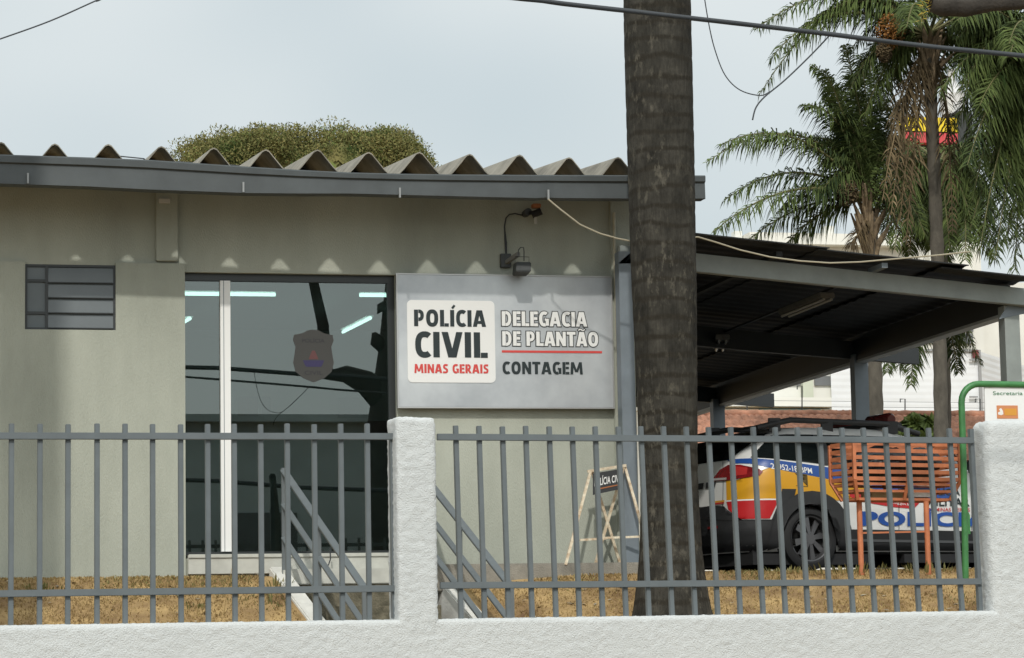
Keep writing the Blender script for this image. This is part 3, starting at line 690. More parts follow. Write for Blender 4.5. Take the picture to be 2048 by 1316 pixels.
def mixc(f_, a_, b_):
    x_ = nt.nodes.new('ShaderNodeMix'); x_.data_type = 'RGBA'; nt.links.new(f_, x_.inputs[0]); nt.links.new(a_, x_.inputs[6])
    if isinstance(b_, tuple): x_.inputs[7].default_value = (*b_, 1)
    else: nt.links.new(b_, x_.inputs[7])
    return x_.outputs[2]
base_ = ramp(nn(5, (1, 1, .5)), .32, .7, (.022, .0208, .0175), (.072, .0665, .055))
wv = nt.nodes.new('ShaderNodeTexWave'); wv.wave_type = 'BANDS'; wv.bands_direction = 'Z'; wv.wave_profile = 'SIN'
wv.inputs['Scale'].default_value = 1.9; wv.inputs['Distortion'].default_value = 3.2; wv.inputs['Detail'].default_value = 3; wv.inputs['Detail Scale'].default_value = 1.1; wv.inputs['Detail Roughness'].default_value = .6
nt.links.new(g.outputs['Position'], wv.inputs['Vector'])
rings = ramp(wv, .70, .97)
fib = ramp(nn(60, (1, 1, .08)), .35, .7, (.72, .72, .72), (1.08, 1.08, 1.08))
c1_ = mixc(rings.outputs[0], base_.outputs[0], (.034, .030, .023))
x_ = nt.nodes.new('ShaderNodeMix'); x_.data_type = 'RGBA'; x_.blend_type = 'MULTIPLY'; x_.inputs[0].default_value = 1; nt.links.new(c1_, x_.inputs[6]); nt.links.new(fib.outputs[0], x_.inputs[7])
lich = ramp(nn(17, (1, 1, .5)), .53, .66); lmask = ramp(nn(1.5), .40, .62)
mm = nt.nodes.new('ShaderNodeMath'); mm.operation = 'MULTIPLY'; nt.links.new(lich.outputs[0], mm.inputs[0]); nt.links.new(lmask.outputs[0], mm.inputs[1])
c2_ = mixc(mm.outputs[0], x_.outputs[2], (.115, .105, .083))
nt.links.new(c2_, b.inputs['Base Color'])
bp = nt.nodes.new('ShaderNodeBump'); bp.inputs['Strength'].default_value = .8; bp.inputs['Distance'].default_value = .02
nb = nn(40, (1, 1, .3)); nt.links.new(nb.outputs['Fac'], bp.inputs['Height']); nt.links.new(bp.outputs[0], b.inputs['Normal'])
PY = 22.9
pb = P(1345, 1245, PY); sc_ = 1/5400*(pb-EYE).length
pr = [(0, 84*sc_), (.10, 78*sc_), (.35, 69*sc_), (.6, 63*sc_), (.95, 59*sc_), (1.3, 57.5*sc_), (2.0, 61*sc_), (3.0, 66*sc_), (4.2, 68.5*sc_), (9.6, 69*sc_)]
big_palm((pb.x, pb.y, gz(pb.x, pb.y)-.02), 'thick dark ringed palm trunk between the station and the orange bin', pr)
# the row's next palm stands just left of the frame and throws its shade on the wall
lx = 1.50-.267*(YB-19.0)-.30
big_palm((lx, 19.0, gz(lx, 19.0)-.02), 'palm trunk standing left of the louvre window, outside the frame edge', pr)

# ================================================================== LAWN
def blades(name, n, region, h0, h1, material, label=None):
    mb = MB(); vs_, fs_ = [], []
    for _ in range(n):
        x, y = region()
        if mnoise.noise(Vector((x*1.3, y*1.3, 5))) < -.28 and random.random() < .6: continue
        z = gz(x, y)-.005; h = random.uniform(h0, h1); a = random.uniform(0, math.tau); w = random.uniform(.004, .008)
        lean = Vector((math.cos(a), math.sin(a), 0))*h*random.uniform(.2, 1.3); sd_ = Vector((math.sin(a*3), math.cos(a*3), 0))*w
        p = Vector((x, y, z)); i = len(vs_)
        vs_ += [p-sd_, p+sd_, p+lean*.5+Vector((0, 0, h*.8))+sd_*.6, p+lean*.5+Vector((0, 0, h*.8))-sd_*.6, p+lean+Vector((0, 0, h))]
        fs_ += [(i, i+1, i+2, i+3), (i+3, i+2, i+4)]
    mb.add(vs_, fs_); o = mb.build(name, material, fix=False); return o
m_straw = leafmat('dry_grass_blades', (.23, .15, .065), (.48, .355, .17), (.35, .25, .105), .85)
def reg_lawn():
    while True:
        x = random.uniform(.2, 12.5); y = random.uniform(22.2, 24.45)
        if in_stair(x, y, .12) or (y > 23.9 and STX0-.1 < x < 6.95) or (x > 6.9 and y > 24.25): continue
        return x, y
m_green_blade = leafmat('green_grass_blades', (.06, .08, .02), (.2, .2, .07), (.28, .22, .09), .8)
def reg_green():
    while True:
        x, y = reg_lawn()
        if mnoise.noise(Vector((x*1.1, y*1.6, 9))) > .22: return x, y
tag(blades('green_grass', 5000, reg_green, .012, .04, m_green_blade), kind='stuff')
mb = MB()
for _ in range(420):
    x, y = reg_lawn(); a = random.uniform(0, math.tau); l_ = random.uniform(.02, .05); z_ = gz(x, y)+random.uniform(.01, .03)
    d = Vector((math.cos(a), math.sin(a), random.uniform(-.2, .4)))*l_; n_ = Vector((-math.sin(a), math.cos(a), .3))*l_*.3; p = Vector((x, y, z_)); mb.add([p-d, p+n_, p+d, p-n_], [(0, 1, 2, 3)])
tag(mb.build('fallen_leaves', leafmat('leaf_litter', (.05, .03, .015), (.28, .2, .12), (.5, .45, .35), .9), fix=False), kind='stuff')
tag(blades('dry_grass', 60000, reg_lawn, .012, .032, m_straw), kind='stuff')
m_weed = leafmat('weed_leaves', (.05, .075, .02), (.16, .19, .06), (.24, .2, .08))
def weed(px, py, Y, h, n, label, spread=.12):
    c_ = P(px, py, Y); z = gz(c_.x, c_.y); mb = MB()
    for _ in range(n):
        a = random.uniform(0, math.tau); l = random.uniform(.4, 1)*h; r_ = random.uniform(0, spread)
        p = Vector((c_.x+math.cos(a)*r_, c_.y+math.sin(a)*r_*.5, z-.01)); d = Vector((math.cos(a), math.sin(a), 0))*l*random.uniform(.2, .7); w = Vector((-math.sin(a), math.cos(a), 0))*.008
        mb.add([p-w*.5, p+w*.5, p+d*.6+Vector((0, 0, l*.7))+w, p+d*.6+Vector((0, 0, l*.7))-w, p+d+Vector((0, 0, l))], [(0, 1, 2, 3), (3, 2, 4)])
    o = mb.build('weed', m_weed, fix=False)
    if spread > .2: tag(o, label, 'weed', None, 'stuff')
    else: tag(o, label, 'weed', 'weeds in the dry lawn')
weed(75, 1163, 24.0, .10, 60, 'low green weed patch at the foot of the wall under the louvre window', .35)
weed(553, 1160, 24.0, .16, 14, 'green tuft beside the top of the left stair kerb')
weed(545, 1195, 23.7, .26, 7, 'yellowish tall blades left of the left stair kerb', .05)
weed(395, 1215, 23.65, .08, 30, 'small dark weed in the lawn below the entrance', .16)
weed(1700, 1147, 23.8, .12, 60, 'green tufts at the left post of the orange bin', .5)
weed(1850, 1147, 23.8, .12, 60, 'green tufts around the right post of the orange bin', .5)
weed(1560, 1146, 24.0, .08, 50, 'low tufts below the rear wheel of the police car', .5)
mb = MB(); a = P(460, 1150, 23.5)
mb.tube([Vector((a.x-.06, a.y, gz(a.x, a.y)-.02)), Vector((a.x-.03, a.y, gz(a.x, a.y)+.18)), Vector((a.x+.02, a.y, gz(a.x, a.y)+.42))], [.004, .003, .002], 5); tag(mb.build('dry_stalk', m_straw), 'thin dry stalk standing alone in the lawn before the wall', 'stalk')

# ================================================================== ORANGE LITTER BIN
m_or = mat('orange_bin_paint', (.50, .165, .07), .6, .3, 7)
m_or2 = m_or
BY = 23.75
bn = empty('litter_bin', P(1790, 1146, BY), 'raised orange slatted litter bin full of rubbish, on two posts', 'bin')
bc = P(1790, 1000, BY); 
Wt = 1.16; Wb = 1.02; Dp = .38; zB = P(1790, 1000, BY).z; zM = P(1790, 962, BY).z; zT_ = P(1790, 888, BY).z
rot = Matrix.Translation((bc.x+.055, bc.y+.11, 0)) @ Matrix.Rotation(rad(12), 4, 'Z')
def bp_(x, y, z): return rot @ Vector((x, y, z))
def hw(z): return (Wb+(Wt-Wb)*min(1, (z-zB)/(zM-zB)))/2
def hd(z): return (Dp-.16+.16*min(1, (z-zB)/(zM-zB)))/2+.02
frm = [(-1, -1), (1, -1), (1, 1), (-1, 1)]
for sx, sy in frm:
    mb = MB()
    for za, zc in ((zB, zM), (zM, zT_)):
        mb.bar(bp_(sx*hw(za), sy*hd(za), za), bp_(sx*hw(zc), sy*hd(zc), zc), .03, .03, mi=0)
    mb.build('corner_post', m_or, bn)
for sy in (-1, 1):
    mb = MB()
    for za, zc in ((zB, zM), (zM, zT_)): mb.bar(bp_(0, sy*(hd(za)+.0), za), bp_(0, sy*hd(zc), zc), .03, .026)
    mb.build('mid_post', m_or, bn)
nsl = 6
for k in range(nsl):
    z = zM+.012+(zT_-zM-.02)*k/(nsl-1)
    for (a, b_) in ((0, 1), (1, 2), (2, 3), (3, 0)):
        A = bp_(frm[a][0]*hw(z), frm[a][1]*(hd(z)), z); B = bp_(frm[b_][0]*hw(z), frm[b_][1]*(hd(z)), z)
        d = (B-A).normalized()*.018; mb = MB(); mb.bar(A+d, B-d, .011, .036, (0, 0, 1)); mb.build('slat', m_or, bn)
for fz in (.03, .45, .80):
    z = zB+(zM-zB)*fz
    for (a, b_) in ((0, 1), (1, 2), (2, 3), (3, 0)):
        A = bp_(frm[a][0]*hw(z), frm[a][1]*hd(z), z); B = bp_(frm[b_][0]*hw(z), frm[b_][1]*hd(z), z)
        d = (B-A).normalized()*.018; mb = MB(); mb.bar(A+d, B-d, .011, .024, (0, 0, 1)); mb.build('slat', m_or, bn)
mb = MB(); mb.box((-Wb/2+.02, -hd(zB)+.015, zB-.012), (Wb/2-.02, hd(zB)-.015, zB), M=rot); mb.build('floor_plate', m_or, bn)
for px in (1718, 1852):
    q = P(px, 1000, BY); zf = gz(q.x, q.y)-.1; q.z = zB-.012
    mb = MB(); mb.tube([(q.x, q.y, zf), (q.x, q.y, zB-.012)], .026, 12); mb.build('post', m_or, bn, smooth=True)
mb = MB(); mb.bar(P(1722, 1066, BY), P(1852, 1063, BY), .018, .016, (0, 0, 1)); mb.build('tie_bar', m_or, bn)
def blob(name, c_, rx, ry, rz_, material, label, cat, seed, group='rubbish in the orange bin', amp=.25):
    bm = bmesh.new(); bmesh.ops.create_icosphere(bm, subdivisions=4, radius=1)
    for v_ in bm.verts:
        n_ = v_.co.normalized(); h = 1+amp*mnoise.noise(n_*1.7+Vector((seed, 0, 0)))+amp*.5*mnoise.noise(n_*5+Vector((seed, 3, 0)))+amp*.35*abs(mnoise.noise(n_*9+Vector((0, seed, 0))))
        v_.co = Vector((n_.x*rx, n_.y*ry, n_.z*rz_))*h
    me = bpy.data.meshes.new(name); bm.to_mesh(me); bm.free(); me.materials.append(material)
    for p_ in me.polygons: p_.use_smooth = True
    o = bpy.data.objects.new(name, me); COL.objects.link(o); o.location = c_; o.rotation_euler = (0, 0, rad(12)); tag(o, label, cat, group); return o
m_bag = mat('black_plastic_bag', (.012, .013, .015), .25, bump=.6, bscale=25)
blob('rubbish_bag', bp_(-.05, 0, zM+.15), .47, .15, .165, m_bag, 'shiny black rubbish bag on the left in the orange bin', 'rubbish bag', 1.3)
blob('rubbish_bag', bp_(.33, .02, zM+.20), .17, .12, .12, mat('grey_plastic_bag', (.05, .05, .055), .35), 'dark grey rubbish bag on the right of the orange bin', 'rubbish bag', 4.2)
m_card = mat('cardboard', (.30, .21, .10), .9, .25, 8)
mb = MB(); mb.box((-.33, -.09, zB+.012), (.02, .09, zB+.085), M=rot); mb.box((-.335, -.095, zB+.085), (-.16, .095, zB+.09), M=rot); mb.box((-.155, -.095, zB+.085), (.025, .095, zB+.09), M=rot)
tag(mb.build('cardboard_box', m_card), 'flattened brown cardboard box at the bottom left of the orange bin', 'box', 'rubbish in the orange bin')
mb = MB(); mb.box((.08, -.10, zB+.03), (.36, .10, zB+.10), M=rot); mb.box((.10, -.105, zB+.1005), (.34, .105, zB+.118), 1, M=rot)
tag(mb.build('paper_stack', [m_white, mat('blue_carton', (.05, .09, .25), .6)]), 'white carton with a blue lid at the bottom right of the orange bin', 'carton', 'rubbish in the orange bin')

# ================================================================== GREEN SIGN POST
m_green = mat('green_post_paint', (.05, .20, .06), .45, .3, 9)
GY = 23.6
gs = empty('notice_sign', P(1932, 1146, GY), 'white notice board on a bent green tube frame behind the right pillar', 'sign')
gp = [P(*c_, GY) for c_ in ((1931, 1160), (1929, 1000), (1925, 860), (1923, 806))]
cx, cy = 1957, 804
arc = [P(cx-34*math.cos(a_), cy-36*math.sin(a_), GY) for a_ in [rad(q) for q in range(15, 91, 15)]]
path = gp+arc+[P(2000, 768.5, GY), P(2120, 771, GY)]
g0 = gp[0].copy(); g0.z = gz(g0.x, g0.y)-.1
rgt = [P(2140, 779, GY), P(2150, 804, GY), P(2160, 1150, GY)]; rgt[2].z = g0.z
mb = MB(); mb.tube([g0]+path+rgt, .031, 12); mb.build('tube_frame', m_green, gs, smooth=True)
a, b_, c_, d_ = P(1972, 900, GY), P(2125, 900, GY), P(2122, 777, GY), P(1969, 774, GY)
mb = MB(); mb.prism([a, b_, c_, d_], (0, .012, 0)); bo = mb.build('board', mat('white_board', (.80, .81, .80), .5), gs)
v, f = text_fit('Secretaria Municipal', P(2115, 790, GY).x-P(1986, 790, GY).x, .042, .0)
v2, f2 = text_fit('Secretaria Municipal', .60, .047, .006)
o0 = P(1986, 792.5, GY); mb = MB(); mb.add([Vector((o0.x, o0.y-.003, o0.z))+Vector((q.x, 0, q.y)) for q in v2], f2); mb.build('lettering', mat('green_letters', (.08, .22, .12), .6), bo, fix=False)
a = P(1994, 837, GY); b_ = P(2035, 811, GY); mb = MB(); mb.box((a.x, GY-.004, a.z), (b_.x, GY-.001, b_.z), 0)
w_ = b_.x-a.x; h_ = b_.z-a.z
mb.box((a.x+w_*.36, GY-.006, a.z+h_*.24), (a.x+w_*.93, GY-.0045, a.z+h_*.76), 1)
mb.prism([Vector((a.x+w_*u, GY-.006, a.z+h_*q)) for u, q in ((.06, .3), (.2, .25), (.3, .32), (.28, .6), (.2, .8), (.1, .7), (.16, .55), (.05, .45))], (0, .0015, 0), 2)
mb.build('sticker', [mat('sticker_orange', (.60, .24, .10), .6), mat('sticker_amber', (.65, .30, .04), .6), m_white], bo)
mb = MB(); q = [P(*c_, GY+.03) for c_ in ((1932, 1016), (1940, 1030), (1941, 1068), (1934, 1068))]; mb.prism(q, (0, .02, 0)); mb.build('foot_gusset', m_green, gs)

# ================================================================== CARPORT
cpn = empty('carport', (8.8, 26, 2.45), 'open steel carport with a dark sloping sheet roof beside the station', 'carport')
CYf = 24.30; CX = 10.62
m_beam = mat('pale_grey_beam', (.25, .275, .26), .5, .2, 3)
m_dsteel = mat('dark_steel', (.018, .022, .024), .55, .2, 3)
# front beam
L0t = P(1240, 490, CYf); L0b = P(1240, 527, CYf); R0t = P(2100, 582, CYf); R0b = P(2100, 616, CYf)
mb = MB(); mb.prism([L0t, R0t, R0b, L0b], (0, .10, 0)); mb.build('front_beam', m_beam, cpn, bevel=.004)
slope = (R0t.z-L0t.z)/(R0t.x-L0t.x)
def rz(x): return L0t.z+slope*(x-L0t.x)
# roof sheet, lapped panels, corrugated
def roof_panel(x0, x1, y0, y1, dz_, nm='roof_sheet'):
    mb = MB(); n_ = max(4, int((y1-y0)/.055)); vs_ = []; top = rz
    for j in range(n_+1):
        y = y0+(y1-y0)*j/n_; w = .007*math.sin(j*1.5708*.8)
        vs_ += [(x0, y, top(x0)+dz_+w), (x1, y, top(x1)+dz_+w), (x0, y, top(x0)+dz_+w-.012), (x1, y, top(x1)+dz_+w-.012)]
    fs_ = []
    for j in range(n_):
        i = 4*j; fs_ += [(i, i+1, i+5, i+4), (i+2, i+6, i+7, i+3), (i, i+4, i+6, i+2), (i+1, i+3, i+7, i+5)]
    fs_ += [(0, 2, 3, 1), (4*n_, 4*n_+1, 4*n_+3, 4*n_+2)]
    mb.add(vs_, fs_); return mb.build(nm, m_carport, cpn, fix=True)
dzr = P(1396, 466, 23.9).z-rz(P(1396, 466, 23.9).x)
xa, xb_, xc = P(1300, 500, 23.9).x, P(1640, 520, 23.9).x, P(1930, 520, 23.9).x
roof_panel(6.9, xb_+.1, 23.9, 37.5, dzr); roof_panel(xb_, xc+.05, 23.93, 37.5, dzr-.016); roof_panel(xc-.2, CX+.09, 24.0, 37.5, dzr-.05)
# purlins along Y between beam and sheet
for px in (1330, 1560, 1770):
    q = P(px, 500, 24.0); mb = MB(); x_ = q.x
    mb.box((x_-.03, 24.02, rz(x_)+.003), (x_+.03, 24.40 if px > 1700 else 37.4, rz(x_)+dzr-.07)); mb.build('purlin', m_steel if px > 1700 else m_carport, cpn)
# cross beams further back
zE = P(1950, 626, CYf+.3).z
for y in (28.7, 33.9):
    mb = MB(); a_, b_ = 6.95, CX+.75
    hb = .24
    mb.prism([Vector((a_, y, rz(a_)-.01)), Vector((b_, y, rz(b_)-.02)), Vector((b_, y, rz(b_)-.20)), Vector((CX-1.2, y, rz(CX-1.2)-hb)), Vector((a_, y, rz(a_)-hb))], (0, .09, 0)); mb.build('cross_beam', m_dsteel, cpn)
# edge beam along the right side with its lip
zl = rz(CX)-.10
mb = MB(); y0_, y1_ = 24.42, 37.3
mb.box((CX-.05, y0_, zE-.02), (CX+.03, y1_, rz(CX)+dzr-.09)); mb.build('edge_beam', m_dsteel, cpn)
mb = MB(); mb.box((CX-.05, y0_-.002, zE-.05), (CX+.075, y1_, zE-.021)); mb.build('edge_lip', mat('lit_lip_steel', (.34, .35, .34), .5), cpn)  # lip coloured paler than the beam so its lower edge looks lit
# columns
def column(px0, px1, Y, zt_, material=m_steel, w=None):
    a_ = P(px0, 760, Y); b_ = P(px1, 760, Y); mb = MB(); x0_, x1_ = a_.x, b_.x
    d_ = .15
    # C-section: web to the street, two flanges
    mb.box((x0_, Y, 2.2), (x1_, Y+.012, zt_)); mb.box((x0_, Y+.012, 2.2), (x0_+.012, Y+d_, zt_)); mb.box((x1_-.012, Y+.012, 2.2), (x1_, Y+d_, zt_))
    mb.box((x0_+.0121, Y+d_-.012, 2.2), (x0_+.04, Y+d_, zt_)); mb.box((x1_-.04, Y+d_-.012, 2.2), (x1_-.0121, Y+d_, zt_))
    mb.build('column', material, cpn)
column(1243, 1270, CYf-.10, L0b.z+.10)
column(2014, 2044, CYf+.105, zE+.05, m_beam)
column(1710, 1737, 28.58, zE+.05); column(1425, 1448, 33.78, zE+.05)
mb = MB(); a_ = P(1236, 527, CYf-.1); b_ = P(1275, 495, CYf-.1); mb.prism([a_, P(1262, 527, CYf-.1), P(1290, 505, CYf-.1), P(1290, 480, CYf-.1)], (0, .09, 0)); mb.build('corner_bracket', m_steel, cpn)
a_ = P(1930, 640, CYf+.12); mb = MB(); mb.prism([P(1998, 638, CYf+.1), P(2018, 607, CYf+.1), P(2100, 605, CYf+.1), P(2100, 626, CYf+.1), P(2046, 628, CYf+.1)], (0, .004, 0)); mb.build('corner_bracket', m_steel, cpn)
# unlit fluorescent battens under the roof
m_bat = mat('dusty_batten', (.16, .155, .14), .6, .3, 9)
def batten(A, B, label):
    t = empty('carport_lamp', (A+B)/2, label, 'lamp', 'unlit lamps under the carport roof')
    mb = MB(); mb.bar(A, B, .16, .06, (0, 0, 1)); mb.build('housing', m_bat, t, bevel=.01)
    for s_ in (-.04, .04):
        mb = MB(); o_ = Vector((s_, 0, -.045)); mb.tube([A+o_, B+o_], .014, 8); mb.build('tube', mat('unlit_tube', (.35, .35, .33), .3), t)
xq = P(1605, 605, 26).x
def under(px, py, x): 
    d = ray(px, py); return EYE+d*(x/d.x)
A = P(1655, 590, 25.3); A.z = min(A.z, rz(A.x)-.06); B = Vector((A.x-.02, A.y+1.25, A.z-.01))
batten(A, B, 'unlit fluorescent batten nearest the front beam of the carport')
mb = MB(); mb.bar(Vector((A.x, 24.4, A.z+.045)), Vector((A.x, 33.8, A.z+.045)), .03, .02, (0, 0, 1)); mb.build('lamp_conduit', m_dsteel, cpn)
A2 = P(1466, 674, 28.5); batten(A2+Vector((-.12, 0, 0)), A2+Vector((.12, .9, 0)), 'small unlit batten deeper under the carport, by the second cross beam')

# ================================================================== POLICE CAR
car_c = P(1624, 1139, 25.75); ca = rad(14); WX, WR = .78, .318
CO = Vector((car_c.x-WX*math.cos(ca)-.80*math.sin(ca), car_c.y-WX*math.sin(ca)+.80*math.cos(ca), gz(car_c.x, car_c.y)+.012))
car = empty('police_car', CO, 'white police estate car with blue, yellow and red stripes parked under the carport', 'car', rz=ca)
CM = Matrix.Translation(CO) @ Matrix.Rotation(ca, 4, 'Z')
LV = [(.19, .70, .12, 4.06), (.25, .77, .05, 4.13), (.40, .815, .0, 4.18), (.55, .825, .005, 4.19), (.70, .83, .02, 4.17), (.85, .832, .04, 4.10), (.93, .828, .055, 4.0), (.98, .822, .065, 3.55), (1.03, .812, .08, 3.08), (1.10, .795, .11, 2.95), (1.20, .755, .19, 2.76), (1.30, .71, .29, 2.56), (1.37, .67, .37, 2.40), (1.42, .625, .45, 2.26), (1.455, .55, .58, 2.1), (1.47, .42, .85, 1.9), (1.475, .2, 1.1, 1.7)]
def lvl(z):
    if z <= LV[0][0]: return LV[0][1:]
    for a, b_ in zip(LV, LV[1:]):
        if z <= b_[0]:
            t = (z-a[0])/(b_[0]-a[0]); return tuple(a[i]+(b_[i]-a[i])*t for i in (1, 2, 3))
    return LV[-1][1:]
RC = .34
def half_at(x, z):                         # half width at station x, height z (rounded ends)
    w, xr, xf = lvl(z); r = min(RC, w*.6); 
    def fall(t, r_):
        if t >= r_: return 0
        t = max(0, t); return r_-math.sqrt(max(0, r_*r_-(r_-t)**2))
    taper = .035*max(0, (x-2.6)/1.6)**2+.05*max(0, (1.0-x))**2
    return max(.02, w-fall(x-xr, r)-fall(xf-x, r*1.5)-taper)
def surf(u, z, off=0.0, side=-1):
    """u: along the side = x for u >= RC; below that it runs round the rear corner, negative u is the rear face"""
    w, xr, xf = lvl(z); r = min(RC, w*.6); tp = .05*max(0, 1.0-u)**2 if u > 0 else .05
    w -= tp
    x1 = xr+r
    arc_ = r*math.pi/2
    s_ = u-x1                               # >=0 on the side
    if s_ >= 0:
        return Vector((u, side*(half_at(u, z)+off), z))
    if s_ >= -arc_:
        a = -s_/r                           # 0 at side, pi/2 at rear
        return Vector((x1-(r+off)*math.sin(a), side*(w-r+(r+off)*math.cos(a)), z))
    return Vector((xr-off, side*(w-r-(-s_-arc_)), z))
def tocar(v): return CM @ v
# shell: plan outline per level, wheel openings cut away
mb = MB(); zz = []
z = .19
while z < 1.42: zz.append(z); z += .03
zz += [1.43, 1.455, 1.467, 1.475]
us = [-.80]+[-.7+.06*i for i in range(18)]+[.38+.05*i for i in range(200)]
rows = []
for z in zz:
    w, xr, xf = lvl(z); row = []
    for sd_ in (-1, 1):
        pts = []
        # rear centre -> corner -> side -> front centre
        ra = .0
        N1, N2, N3 = 16, 90, 24
        for i in range(N1):
            u0 = (xr+min(RC, w*.6))-min(RC, w*.6)*math.pi/2-(w-.05-min(RC, w*.6))
            u1 = xr+min(RC, w*.6); pts.append(surf(u0+(u1-u0)*i/N1, z, 0, sd_))
        xs0 = xr+min(RC, w*.6)
        for i in range(N2): x = xs0+(xf-.001-xs0)*(i/N2); pts.append(Vector((x, sd_*half_at(x, z), z)))
        hw_ = half_at(xf-.001, z)
        for i in range(5): pts.append(Vector((xf+.04*(1-(1-i/4)**2)*0, sd_*hw_*(1-i/4), z)))
        row.append(pts)
    rows.append(row)
for si in (0, 1):
    n_ = len(rows[0][0]); vv = [p for r_ in rows for p in r_[si]]; ff = []
    for j in range(len(zz)-1):
        for i in range(n_-1):
            q = [vv[j*n_+i], vv[j*n_+i+1], vv[(j+1)*n_+i+1], vv[(j+1)*n_+i]]; c_ = sum(q, Vector())/4
            if any(math.hypot(c_.x-wx, c_.z-WR) < .355 and abs(c_.y) > .45 for wx in (WX, WX+2.47)): continue
            ff.append((j*n_+i, j*n_+i+1, (j+1)*n_+i+1, (j+1)*n_+i))
    mb.add([tocar(v) for v in vv], ff)
m_carw = mat('white_car_paint', (.74, .74, .72), .3, coat=.5)
bmr = mb.build('body', m_carw, car, smooth=True)
mb = MB(); mb.box((.2, -.62, .17), (4.0, .62, .40), M=CM); mb.box((.14, -.72, .06), (1.52, .70, .169), M=CM); mb.box((1.96, -.72, .08), (3.95, .70, .169), M=CM)
for wx in (WX, WX+2.47):
    for sd_ in (-1, 1): mb.tube([tocar(Vector((wx, sd_*.42, WR))), tocar(Vector((wx, sd_*.55, WR)))], .37, 24)
mb.build('underbody', m_rubber, car)
def decal(name, poly, material, off=.006, step=.06, side=-1, fn=None, parent=None):
    bm = bmesh.new(); vs_ = [bm.verts.new((a, 0, b_)) for a, b_ in poly]; bm.faces.new(vs_)
    bmesh.ops.triangulate(bm, faces=bm.faces[:])
    a0, a1 = min(p[0] for p in poly), max(p[0] for p in poly); b0, b1 = min(p[1] for p in poly), max(p[1] for p in poly)
    x = a0+step
    while x < a1: bmesh.ops.bisect_plane(bm, geom=bm.verts[:]+bm.edges[:]+bm.faces[:], plane_co=(x, 0, 0), plane_no=(1, 0, 0)); x += step
    z = b0+step*.6
    while z < b1: bmesh.ops.bisect_plane(bm, geom=bm.verts[:]+bm.edges[:]+bm.faces[:], plane_co=(0, 0, z), plane_no=(0, 0, 1)); z += step*.6
    f_ = fn or surf
    vs_ = [tocar(f_(v.co.x, v.co.z, off, side)) for v in bm.verts]; bm.verts.index_update()
    mb = MB(); mb.add(vs_, [tuple(v.index for v in f.verts) for f in bm.faces]); bm.free()
    return mb.build(name, material, parent or car, smooth='all')
m_blue = mat('blue_vinyl', (.018, .075, .30), .35); m_yel = mat('yellow_vinyl', (.66, .33, .015), .35); m_carred = mat('red_car_vinyl', (.50, .018, .022), .35)
m_clad = mat('black_cladding', (.028, .029, .031), .6, .1, 10); m_cglass = mat('tinted_car_glass', (.008, .011, .011), .06, spec=.6)
m_tl = mat('tail_lamp_red', (.22, .008, .012), .12, .5, 9, coat=.6); m_tlc = mat('tail_lamp_clear', (.40, .38, .37), .15)
def arcp(r_, a0, a1, n=16): return [(WX+r_*math.cos(rad(a0+(a1-a0)*i/n)), WR+r_*math.sin(rad(a0+(a1-a0)*i/n))) for i in range(n+1)]
